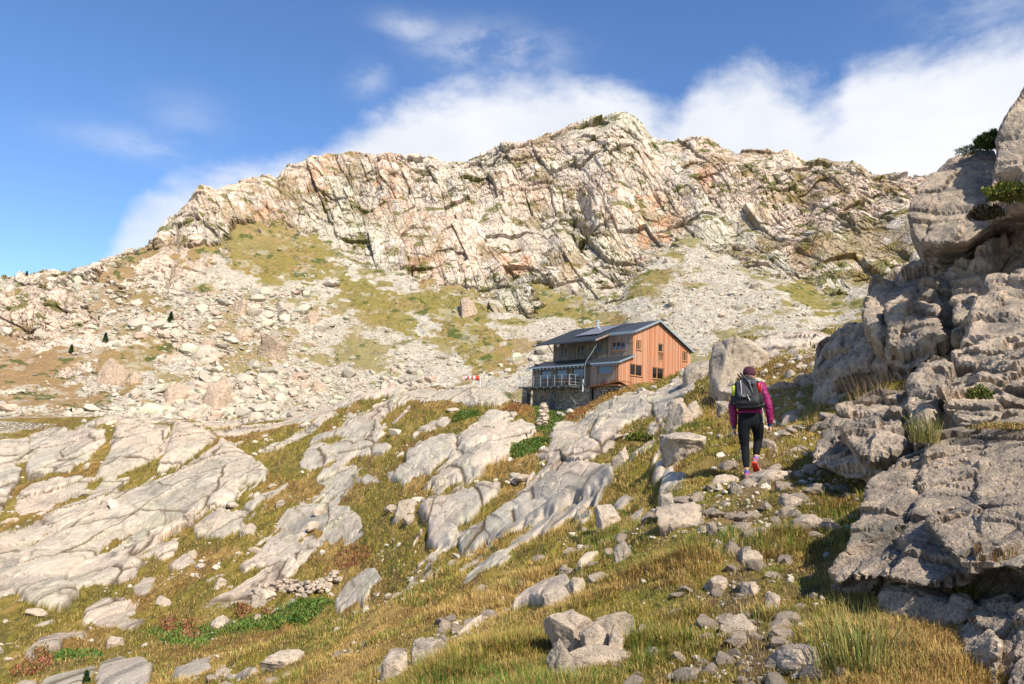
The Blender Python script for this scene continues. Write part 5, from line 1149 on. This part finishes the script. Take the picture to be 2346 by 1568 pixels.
wr_ = np.abs(fbm(A_*np.array([9, 9, 22], np.float32), 3, .6))*.012+fbm(A_*np.array([5, 5, 9], np.float32), 2)*.008; jk.data.vertices.foreach_set('co', (A_+Nn_*wr_[:, None].astype(np.float32)).ravel())
skin_mesh('collar', [HP(546, 345, .205), HP(546, 290, .225)], [(0, 1)], [(.085, .085), (.070, .072)], M_JACK, jk)
for wr in (wrL, wrR): skin_mesh('cuff', [lerp(wr, (wr[0], wr[1], wr[2]+.1), .35), (wr[0], wr[1]+.004, wr[2]-.045)], [(0, 1)], [.050, .044], M_NAVY, person)
# beanie, buff and hair
ell('beanie', (hea[0], hea[1]+.005, hea[2]+.052), (.096, .112, .105), M_BEAN, person, 5, (radians(-8), 0, 0), cut=-.045, noise_=.015)
skin_mesh('neck_warmer', [HP(546, 318, .215), HP(546, 283, .235)], [(0, 1)], [(.084, .084), (.080, .084)], M_NAVY, person)
ell('hair', (hea[0], hea[1]-.055, hea[2]-.035), (.062, .035, .045), M_HAIR, person, 3)
# shoes
def shoe(an, pitch, yaw_=0):
    root = None
    prof = [(-.075, .030, .030), (-.06, .036, .055), (-.02, .037, .060), (.05, .042, .045), (.12, .046, .036), (.17, .036, .026), (.195, .012, .012)]
    V, F = [], []; n = 12
    for y, rw_, h in prof:
        for q in range(n):
            a = 2*pi*q/n; V.append((rw_*cos(a), y, max(sin(a), -.25)*h))
    for i in range(len(prof)-1):
        for q in range(n): F.append((i*n+q, i*n+(q+1) % n, (i+1)*n+(q+1) % n, (i+1)*n+q))
    F += [tuple(range(n))[::-1], tuple(range((len(prof)-1)*n, len(prof)*n))]
    M_ = Matrix.Translation(Vector(an)+Vector((0, 0, 0))) @ Euler((pitch, 0, yaw_)).to_matrix().to_4x4() @ Matrix.Translation((0, 0, -.062))
    def T(P): return [tuple(M_ @ Vector(p)) for p in P]
    o = simple('shoe', T(V), F, M_SHOE, person, True)
    out = [(-.085, .028), (-.07, .038), (-.02, .036), (.04, .042), (.12, .050), (.17, .042), (.205, .015)]
    ring = [(w_, y) for y, w_ in out]+[(-w_, y) for y, w_ in out[::-1]]; k = len(ring)
    SV = [(x, y, -.012) for x, y in ring]+[(x*1.03, y*1.02, -.042+(.012 if y > .15 else 0)) for x, y in ring]
    simple('sole', T(SV), [tuple(range(k)), tuple(range(k, 2*k))[::-1]]+[(i, (i+1) % k, k+(i+1) % k, k+i) for i in range(k)], M_SOLE, o)
    hb = [(-.038, -.045, .0), (.038, -.045, .0), (.030, -.074, .0), (-.030, -.074, .0), (-.036, -.04, .048), (.036, -.04, .048), (.026, -.072, .052), (-.026, -.072, .052)]
    simple('heel_trim', T([(x*1.04, y-.003, z*.35+.034) for x, y, z in hb]), [(0, 1, 2, 3), (7, 6, 5, 4), (0, 4, 5, 1), (1, 5, 6, 2), (2, 6, 7, 3), (3, 7, 4, 0)], M_LACE, o)
    cuff_ = [(cos(2*pi*q/12)*.036, sin(2*pi*q/12)*.040-.012, z) for z in (.045, .100) for q in range(12)]
    simple('sock', T(cuff_), [(q, (q+1) % 12, 12+(q+1) % 12, 12+q) for q in range(12)], plain('violet_sock', (.13, .09, .40), .8), o, True)
shoe((anL[0], anL[1], anL[2]-.055), radians(-12), radians(4)); shoe((anR[0], anR[1], anR[2]-.055), radians(-34), radians(-12))

# backpack: its own thing, carried by the hiker
def rb(name, c, s, mat, parent, rot=(0, 0, 0), e=.4, lv=3, nz=0.0):
    """soft padded box"""
    V, F = ICO[lv]; L = np.abs(V)**e*np.sign(V); V = L/np.abs(L).max(0)*np.array(s)/2
    if nz: V = V*(1+nz*fbm(V*14+c[0]*9, 3)[:, None])
    V = V@rotm(*rot).T+np.array(c); return link(name, np_mesh(name, V, F, (mat,), smooth=True), parent)
pk = empty('backpack', tuple(hp), (0, 0, yawp)); tag(pk, 'grey and black hiking backpack worn by the hiker', 'backpack')
def PP(px, py, y): return HP(px, py, y)
rb('pack_body', PP(530, 470, -.055), (.40, .24, .42), M_PACKB, pk, (radians(-12), 0, 0), .45, 5, .03)
rb('front_pocket', PP(500, 420, -.165), (.22, .10, .30), M_PACK, pk, (radians(-14), radians(-6), 0), .5, 5, .03)
rb('lid', PP(520, 345, -.03), (.28, .22, .09), M_PACKB, pk, (radians(-16), 0, 0), .6, 3, .05)
rb('side_pocket', PP(402, 520, -.06), (.12, .17, .20), M_PACKB, pk, (0, radians(6), 0), .5); rb('side_pocket', PP(640, 500, -.06), (.13, .17, .22), M_PACKB, pk, (0, radians(-8), 0), .5)
rb('bottom', PP(545, 590, -.07), (.38, .22, .10), M_PACKB, pk, (0, radians(-3), 0), .6, 3, .05); rb('hip_belt', PP(650, 575, .02), (.16, .26, .07), M_PACK, pk, (0, radians(-14), 0), .6)
def tube(name, pts, r_, mat, parent): return skin_mesh(name, pts, [(i, i+1) for i in range(len(pts)-1)], [r_]*len(pts), mat, parent, 1)
tube('zip', [PP(462, 335, -.20), PP(470, 400, -.235), PP(472, 500, -.225)], .008, M_STRAP, pk)
tube('strap', [PP(530, 480, -.235), PP(545, 520, -.215), PP(560, 545, -.18)], .010, M_STRAP, pk)
tube('strap', [PP(372, 470, -.10), PP(366, 530, -.12), PP(385, 560, -.13), PP(405, 575, -.14)], .007, M_STRAP, pk); tube('strap', [PP(660, 465, -.12), PP(660, 510, -.13), PP(640, 540, -.14), PP(612, 545, -.15)], .009, M_STRAP, pk)
tube('strap', [PP(437, 520, -.17), PP(440, 590, -.15)], .012, M_PACK, pk); tube('strap', [PP(675, 600, -.03), PP(688, 680, -.04), PP(686, 760, -.03)], .009, M_STRAP, pk)
lg = plain('white_print', (.6, .6, .6), .5); tube('emblem', [PP(488, 478, -.235), PP(484, 492, -.235), PP(496, 500, -.235), PP(512, 494, -.235), PP(512, 480, -.23), PP(498, 474, -.235)], .0035, lg, pk)
for a in range(5): tube('cord', [PP(540+a*8, 330+a*22, -.20), PP(575-a*6, 350+a*22, -.21)], .004, M_STRAP, pk)
# folded tripod lying under the lid
tp = empty('tripod', tuple(hp), (0, 0, yawp)); tag(tp, 'folded black tripod strapped diagonally across the backpack', 'tripod')
tube('leg', [PP(430, 262, -.06), PP(500, 345, -.19), PP(575, 450, -.22)], .013, M_PACKB, tp); tube('leg', [PP(455, 250, -.08), PP(530, 345, -.21), PP(590, 440, -.22)], .013, M_PACKB, tp); tube('leg', [PP(470, 262, -.10), PP(545, 350, -.22), PP(585, 470, -.23)], .012, M_DSTEEL, tp)
rb('tripod_head', PP(590, 355, -.20), (.06, .05, .06), M_DSTEEL, tp)
for nm, lab, c, mat in (('bottle', 'red metal bottle in the right side pocket of the backpack', (640, 400), M_BRED), ('bottle', 'yellow-green bottle in the left side pocket of the backpack', (396, 432), M_BYEL)):
    bo = empty(nm, tuple(hp), (0, 0, yawp)); tag(bo, lab, 'bottle'); c0 = PP(c[0], c[1]+60, -.13)
    V, F = lathe([(0, .0), (0, .031), (.13, .031), (.155, .022), (.16, .0)], 14); simple('bottle_body', [(x+c0[0], y+c0[1], z+c0[2]) for x, y, z in V], F, mat, bo, True)
    V, F = lathe([(.157, .018), (.185, .018), (.186, 0)], 10); simple('cap', [(x+c0[0], y+c0[1], z+c0[2]) for x, y, z in V], F, M_DSTEEL, bo)

for o_ in [o for o in bpy.data.objects if o.parent is None and o.get('category') in ('person', 'backpack', 'tripod', 'bottle')]: o_.scale = (.965,)*3
# ------------------------------------------------------------------ grass and plants
M_LEAFM, nt_, b_ = principled('grass_blades', rough=.6, spec=.25)
a_ = N(nt_, 'ShaderNodeAttribute'); a_.attribute_name = 'Col'; nt_.links.new(a_.outputs['Color'], b_.inputs['Base Color'])
def blades(P, up, L, wd, lean, az, col, curl=.5):
    """one curved blade per row: 5 vertices, 3 triangles"""
    n = len(P); d = np.stack([np.cos(az), np.sin(az), np.zeros(n)], -1); s = np.stack([-np.sin(az), np.cos(az), np.zeros(n)], -1)*wd[:, None]*.5
    m = P+d*(lean*L*.35)[:, None]; m[:, 2] += L*.6; t = P+d*(lean*L)[:, None]; t[:, 2] += L*(1-curl*lean**2*.6)
    V = np.stack([P-s, P+s, m-s*.75, m+s*.75, t], 1).reshape(-1, 3); o = (np.arange(n)*5)[:, None, None]
    F = (np.array([[0, 1, 3], [0, 3, 2], [2, 3, 4]])[None]+o).reshape(-1, 3)
    C = np.repeat(col, 5, 0).reshape(n, 5, 3); return V, F, C.reshape(-1, 3)
KEEPOUT.append((hp[0], hp[1]-.1, .14)); KEEPOUT.append((hp[0]+.1, hp[1]-.35, .2))
def build_grass():
    rg = np.random.default_rng(21); n = 42000
    A = rg.uniform(radians(-34), radians(33), n); r = np.exp(rg.uniform(math.log(3.6), math.log(75), n)); x, y = r*np.sin(A), r*np.cos(A)
    z, c, mm, X, Y = ground_surface(x, y); p3 = np.stack([x, y, z*0], -1)
    dens = fbm(p3*.9, 3, .6, 201); keep = (mm < .35) & (X > -60) & (X < 2420) & (Y < 1680) & (dens > -.12-.3*(r > 20))
    dx = np.abs(X-np.interp(Y, PATHPTS[::-1, 1], PATHPTS[::-1, 0])); keep &= ~((dx < 60) & (r < 26) & (rg.random(n) < .7)); keep &= ~((r > 32) & (rg.random(n) < .35))
    x, y, z, r, dens = x[keep], y[keep], z[keep], r[keep], dens[keep]; m = len(x); P = np.stack([x, y, z], -1); p3 = p3[keep]
    h1 = fbm(p3*.35, 3, .6, 211); h2 = fbm(p3*1.3, 3, .6, 221)
    nb = np.where(r < 9, 40, np.where(r < 16, 24, np.where(r < 32, 12, 7)))
    straw, green, olive, rust = C3(.42, .275, .09), C3(.08, .15, .016), C3(.175, .165, .024), C3(.25, .115, .038)
    tc = mixa(np.broadcast_to(olive, (m, 3)).copy(), straw, sstep(-.1, .4, h1+rg.normal(0, .2, m))); tc = mixa(tc, green, sstep(.0, .35, h2-.35*h1+.25*(x > 1.2)*(r < 10)+rg.normal(0, .15, m))*.85); tc = mixa(tc, rust, (rg.random(m) < .22)*.7)
    H = (.045+.10*sstep(-.1, .6, dens)**1.6+.03*rg.random(m))*np.where(r > 32, 1.15, 1.0)
    ok = np.ones(m, bool)
    for kx, ky, kr in KEEPOUT:
        ok &= (x-kx)**2+(y-ky)**2 > (kr+.03)**2
    nb = np.where(ok, nb, 0)
    i = np.repeat(np.arange(m), nb); k = len(i); rad = (.05+.08*rg.random(m))*np.clip(r/10, .9, 2.6)
    a = rg.uniform(0, 2*pi, k); q = rad[i]*np.sqrt(rg.random(k)); B = P[i]+np.stack([np.cos(a)*q, np.sin(a)*q, np.full(k, -.02)], -1)
    lean = np.clip(rg.normal(.45, .3, k)+q*1.5, .02, 1.3); az = a+rg.normal(0, .7, k); L = H[i]*rg.uniform(.55, 1.25, k)
    okb = np.ones(k, bool)
    for kx, ky, kr in KEEPOUT:
        if hypot(kx, ky) < 26: okb &= (B[:, 0]-kx)**2+(B[:, 1]-ky)**2 > (kr*.95)**2
    L = np.where(okb, L, .004)
    # the prevailing lie of the grass is downhill, to the left
    wd = np.maximum(.0038, r[i]*.00062)*rg.uniform(.7, 1.4, k)
    col = tc[i]*rg.uniform(.65, 1.30, (k, 1)); s = rg.random(k) < .22; col[s] = straw*rg.uniform(.8, 1.25, (int(s.sum()), 1))
    V, F, C = blades(B, None, L, wd, lean, az, col)
    print('blades', k); o = link('grass', np_mesh('grass', V, F, (M_LEAFM,), C)); tag(o, 'tufts of straw-coloured and green alpine grass', kind='stuff')
build_grass()
def build_turf():
    rg = np.random.default_rng(77); n = 330000
    A = rg.uniform(radians(-30), radians(30), n); r = np.exp(rg.uniform(math.log(3.8), math.log(110), n)); x, y = r*np.sin(A), r*np.cos(A)
    z, c, mm, X, Y = ground_surface(x, y); keep = (mm < .3) & (X > -60) & (X < 2100) & (Y < 1640); x, y, z, r, c = x[keep], y[keep], z[keep], r[keep], c[keep]; k = len(x)
    P = np.stack([x, y, z-.005], -1); L = (.03+.045*rg.random(k))*np.clip(r/14, .8, 3.5); col = c*rg.uniform(.75, 1.5, (k, 1)); s = rg.random(k) < .2; col[s] = C3(.36, .24, .085)*rg.uniform(.7, 1.2, (int(s.sum()), 1))
    V, F, C = blades(P, None, L, np.maximum(.005, r*.0008), rg.uniform(.1, 1.2, k), rg.uniform(0, 6.28, k), col)
    o = link('turf', np_mesh('turf', V, F, (M_LEAFM,), C)); tag(o, 'short brown and olive turf covering the slopes', kind='stuff')
build_turf()
def herbs(name, label, zones, n, cols, hgt, leaf, seed, rng_=(20, 100)):
    rg = np.random.default_rng(seed); Vs, Fs, Cs, off = [], [], [], 0
    for poly in zones:
        Pp = np.array(poly); k = int(n); X = rg.uniform(Pp[:, 0].min(), Pp[:, 0].max(), k); Y = rg.uniform(Pp[:, 1].min(), Pp[:, 1].max(), k); d = polydist(X, Y, poly); s = d > rg.uniform(-3, 2, k); X, Y = X[s], Y[s]
        pts = np.array([hit(a, b, *rng_)[0] for a, b in zip(X, Y)])
        if not len(pts): continue
        z = ground_surface(pts[:, 0], pts[:, 1])[0]; pts[:, 2] = z; m = len(pts); per = 9; i = np.repeat(np.arange(m), per); q = len(i); h = hgt*rg.uniform(.5, 1.3, m)
        B = pts[i]+rg.normal(0, 1, (q, 3))*np.array([leaf*1.6, leaf*1.6, 0]); B[:, 2] += h[i]*rg.random(q)*.6
        col = np.array(cols)[rg.integers(0, len(cols), m)][i]*rg.uniform(.7, 1.3, (q, 1))
        V, F, C = blades(B, None, leaf*rg.uniform(.7, 1.6, q), np.full(q, leaf*.55), rg.uniform(.2, 1.2, q), rg.uniform(0, 6.28, q), col); Vs.append(V); Fs.append(F+off); Cs.append(C); off += len(V)
    o = link(name, np_mesh(name, np.concatenate(Vs), np.concatenate(Fs), (M_LEAFM,), np.concatenate(Cs))); tag(o, label, kind='stuff')
herbs('green_herbs', 'low green herbs of the wet meadow and the bank below the refuge', [TURF[0][0], TURF[1][0], TURF[3][0], TURF[4][0], ZB((790, 215), (860, 180), (905, 180), (900, 210), (830, 232), (790, 235))], 2600, [(.05, .12, .015), (.07, .15, .02), (.10, .13, .02), (.16, .15, .03)], .16, .11, 31)
herbs('red_docks', 'rusty red dock stalks in the meadow', [ZA((830,1270),(880,1250),(870,1310)), ZA((930,1270),(990,1260),(1000,1350),(950,1340)), ZA((90,1490),(150,1470),(150,1530),(100,1530)), ZA((180,1460),(230,1430),(225,1500),(190,1500)), ZA((1180,1200),(1260,1190),(1240,1240)), ZA((1300,1240),(1360,1200),(1380,1250)), ZB((180,930),(300,870),(380,880),(300,960),(220,990)), ZB((1020, 190), (1070, 150), (1130, 150), (1090, 195)), ZB((1350,225),(1420,175),(1500,130),(1480,150),(1420,230))], 230, [(.24, .06, .03), (.30, .13, .06), (.22, .10, .05), (.16, .14, .03)], .40, .09, 33)

def crown(name, n, shape, leaf, cols, seed, parent, mat=None):
    rg = np.random.default_rng(seed); P = shape(rg, n); k = len(P)
    V, F, C = blades(P, None, leaf*rg.uniform(.6, 1.5, k), np.full(k, leaf*.38), rg.uniform(.3, 1.4, k), rg.uniform(0, 6.28, k), np.array(cols)[rg.integers(0, len(cols), k)]*rg.uniform(.6, 1.4, (k, 1)))
    return link(name, np_mesh(name, V, F, (M_LEAFM,), C), parent)
M_BARK = plain('bark', (.10, .07, .045), .9)
def pine(X, Y, hpx, label, seed, near=False):
    if near: p, D = hit(X, Y)
    else: D = mount_foot(X, Y); p = at(X, Y, D)
    h = hpx*D/FV; o = empty('pine_tree', tuple(p)); tag(o, label, 'pine tree', 'small pines on the mountainside')
    V, F = lathe([(-.6, .06*h/2.5), (h*.6, .03*h/2.5), (h*.95, .005)], 7); simple('trunk', V, F, M_BARK, o)
    def shp(rg, n):
        t = rg.random(n)**.8; w_ = h*.34*(1-t)*(.6+.4*rg.random(n))+.03*h; a = rg.uniform(0, 6.28, n); whorl = np.floor(t*7)/7+.04*rg.normal(size=n)
        return np.stack([np.cos(a)*w_*(.75+.25*np.sin(a*3+seed)), np.sin(a)*w_, (whorl*.9+.06)*h], -1)
    crown('crown', 900, shp, .13*h, [(.018, .045, .012), (.03, .065, .016), (.04, .075, .02)], seed, o)
for a in [(390, 742, 26, 'largest lone pine, standing among the blocks of the scree', 1), (241, 784, 20, 'slender pine at the top of the brown slope', 2), (163, 810, 18, 'low bushy pine in the brown slope', 3), (61, 632, 10, 'tiny pine on the far left skyline', 4), (119, 634, 6, 'stunted pine beside the tiny one on the skyline', 5), (162, 946, 10, 'small pine above the retaining wall', 6)]: pine(*a)
pine(195, 1580, 36, 'dark green young pine at the bottom left edge', 7, True)
def shrub(P, size, label, seed, cols, name='shrub', n=3500, cat='shrub', group=None):
    o = empty(name, tuple(P)); tag(o, label, cat, group); sx, sy, sz = size
    def shp(rg, n):
        q = rg.normal(size=(n, 3)); q /= np.linalg.norm(q, axis=1)[:, None]; q[:, 2] = np.abs(q[:, 2]); r_ = rg.random(n)**.3*(1+.35*fbm(q*2.2+seed*3, 3)); return q*r_[:, None]*np.array([sx, sy, sz])
    crown('foliage', n, shp, min(size)*.30, cols, seed, o)
    rg = np.random.default_rng(seed); m = []
    for k in range(6):
        e = (rg.normal(0, sx*.5), rg.normal(0, sy*.4), sz*rg.uniform(.5, 1.0)); V, F = lathe([(0, .02*sz+.004), (1, .004)], 5); d = Vector(e); q = Vector((0, 0, 1)).rotation_difference(d); m.append([tuple(q @ Vector((x, y, z*d.length))) for x, y, z in V])
    V = sum(m, []); F2 = [tuple(i+k*len(m[0]) for i in f) for k in range(6) for f in F]; simple('stem', V, F2, M_BARK, o); return o
JC = [(.02, .045, .012), (.05, .085, .018), (.12, .14, .025)]
shrub(at(2268, 335, 18.9), (.26, .3, .24), 'creeping juniper on top of the overhanging boulder', 11, JC, 'juniper', cat='juniper'); shrub(at(2228, 350, 19.0), (.34, .3, .11), 'thin tip of juniper reaching left over the overhanging boulder', 12, JC, 'juniper', 1500, 'juniper')
YC = [(.10, .12, .02), (.20, .19, .03), (.05, .07, .015)]
shrub(at(2320, 455, 15.9), (.45, .35, .22), 'yellowish juniper below the highest rock tower', 13, YC, 'juniper', cat='juniper'); shrub(at(2260, 500, 16.4), (.25, .3, .2), 'dark heather in the cleft beside the overhanging boulder', 14, [(.07, .035, .03), (.04, .05, .015)], 'heather', 2000, 'heather')
shrub(at(2245, 915, 9.2), (.14, .1, .12), 'small green and yellow plant in a crack of the pale ledges', 15, YC, 'crevice_plant', 900, 'plant'); shrub(at(2310, 985, 8.3), (.3, .2, .06), 'strip of yellow turf along the upper edge of the near slab', 16, [(.24, .20, .05), (.30, .17, .06)], 'crevice_plant', 2200, 'plant')
shrub(at(1468, 1012, 27), (.42, .4, .28), 'yellow-flowered green bush beside the split rib', 17, [(.07, .11, .02), (.30, .27, .03), (.10, .13, .02)], 'bush', cat='bush'); shrub(at(1515, 1015, 26), (.55, .4, .25), 'dark green bush right of the yellow-flowered one', 18, [(.04, .065, .015), (.12, .10, .03)], 'bush', cat='bush')
def tussock(P, h, n, label, seed, cols, spread=.12):
    rg = np.random.default_rng(seed); a = rg.uniform(0, 6.28, n); q = spread*np.sqrt(rg.random(n)); B = np.stack([np.cos(a)*q, np.sin(a)*q, np.full(n, -.02)], -1)
    V, F, C = blades(B, None, h*rg.uniform(.5, 1.2, n), np.full(n, .005)*rg.uniform(.6, 1.3, n), np.clip(rg.normal(.5, .3, n), .05, 1.3), a+rg.normal(0, .5, n), np.array(cols)[rg.integers(0, len(cols), n)]*rg.uniform(.7, 1.3, (n, 1)))
    o = link('grass_tussock', np_mesh('grass_tussock', V, F, (M_LEAFM,), C)); o.location = tuple(P); tag(o, label, 'grass tussock'); return o
GC = [(.10, .14, .025), (.30, .23, .08), (.20, .17, .04)]
tussock(at(2120, 1010, 8.0), .26, 260, 'green and straw tuft growing where the ledges meet the near slab', 1, GC); tussock(at(2030, 930, 12.6), .45, 160, 'thin straw tuft in front of the shaded reddish wall', 2, [(.34, .22, .11)], .5)
tussock(at(1990, 1590, 4.6), .42, 500, 'long-bladed tussock at the foot of the crag, bottom edge', 3, GC, .22); tussock(at(2290, 1275, 5.3), .10, 160, 'rusty tuft in the dark recess of the near slab', 4, [(.20, .16, .03), (.25, .12, .05)], .12)
# a scar of bare earth in the path
sp, sr = hit(1600, 1382); rg_ = np.random.default_rng(2)
ths = np.linspace(0, 2*pi, 40, endpoint=False); V = [(sp[0], sp[1], 0)]; F = []
for j, q in enumerate((.35, .7, 1.0)):
    for t in ths:
        k = q*(1+.22*sin(3*t+1)+.15*sin(7*t)); V.append((sp[0]+.15*k*cos(t), sp[1]+.20*k*sin(t), 0))
V = np.array(V); V[:, 2] = ground_surface(V[:, 0], V[:, 1])[0]+np.concatenate([[.035], np.repeat([.035, .028, -.01], 40)])+rg_.normal(0, .006, 121); F = [(0, 1+k, 1+(k+1) % 40) for k in range(40)]
for j in range(2): F += [(1+j*40+k, 1+(j+1)*40+k, 1+(j+1)*40+(k+1) % 40, 1+j*40+(k+1) % 40) for k in range(40)]
o = simple('bare_earth', V, F, M_SOIL, None, True); tag(o, 'patch of dark brown bare earth beside the path', kind='structure')
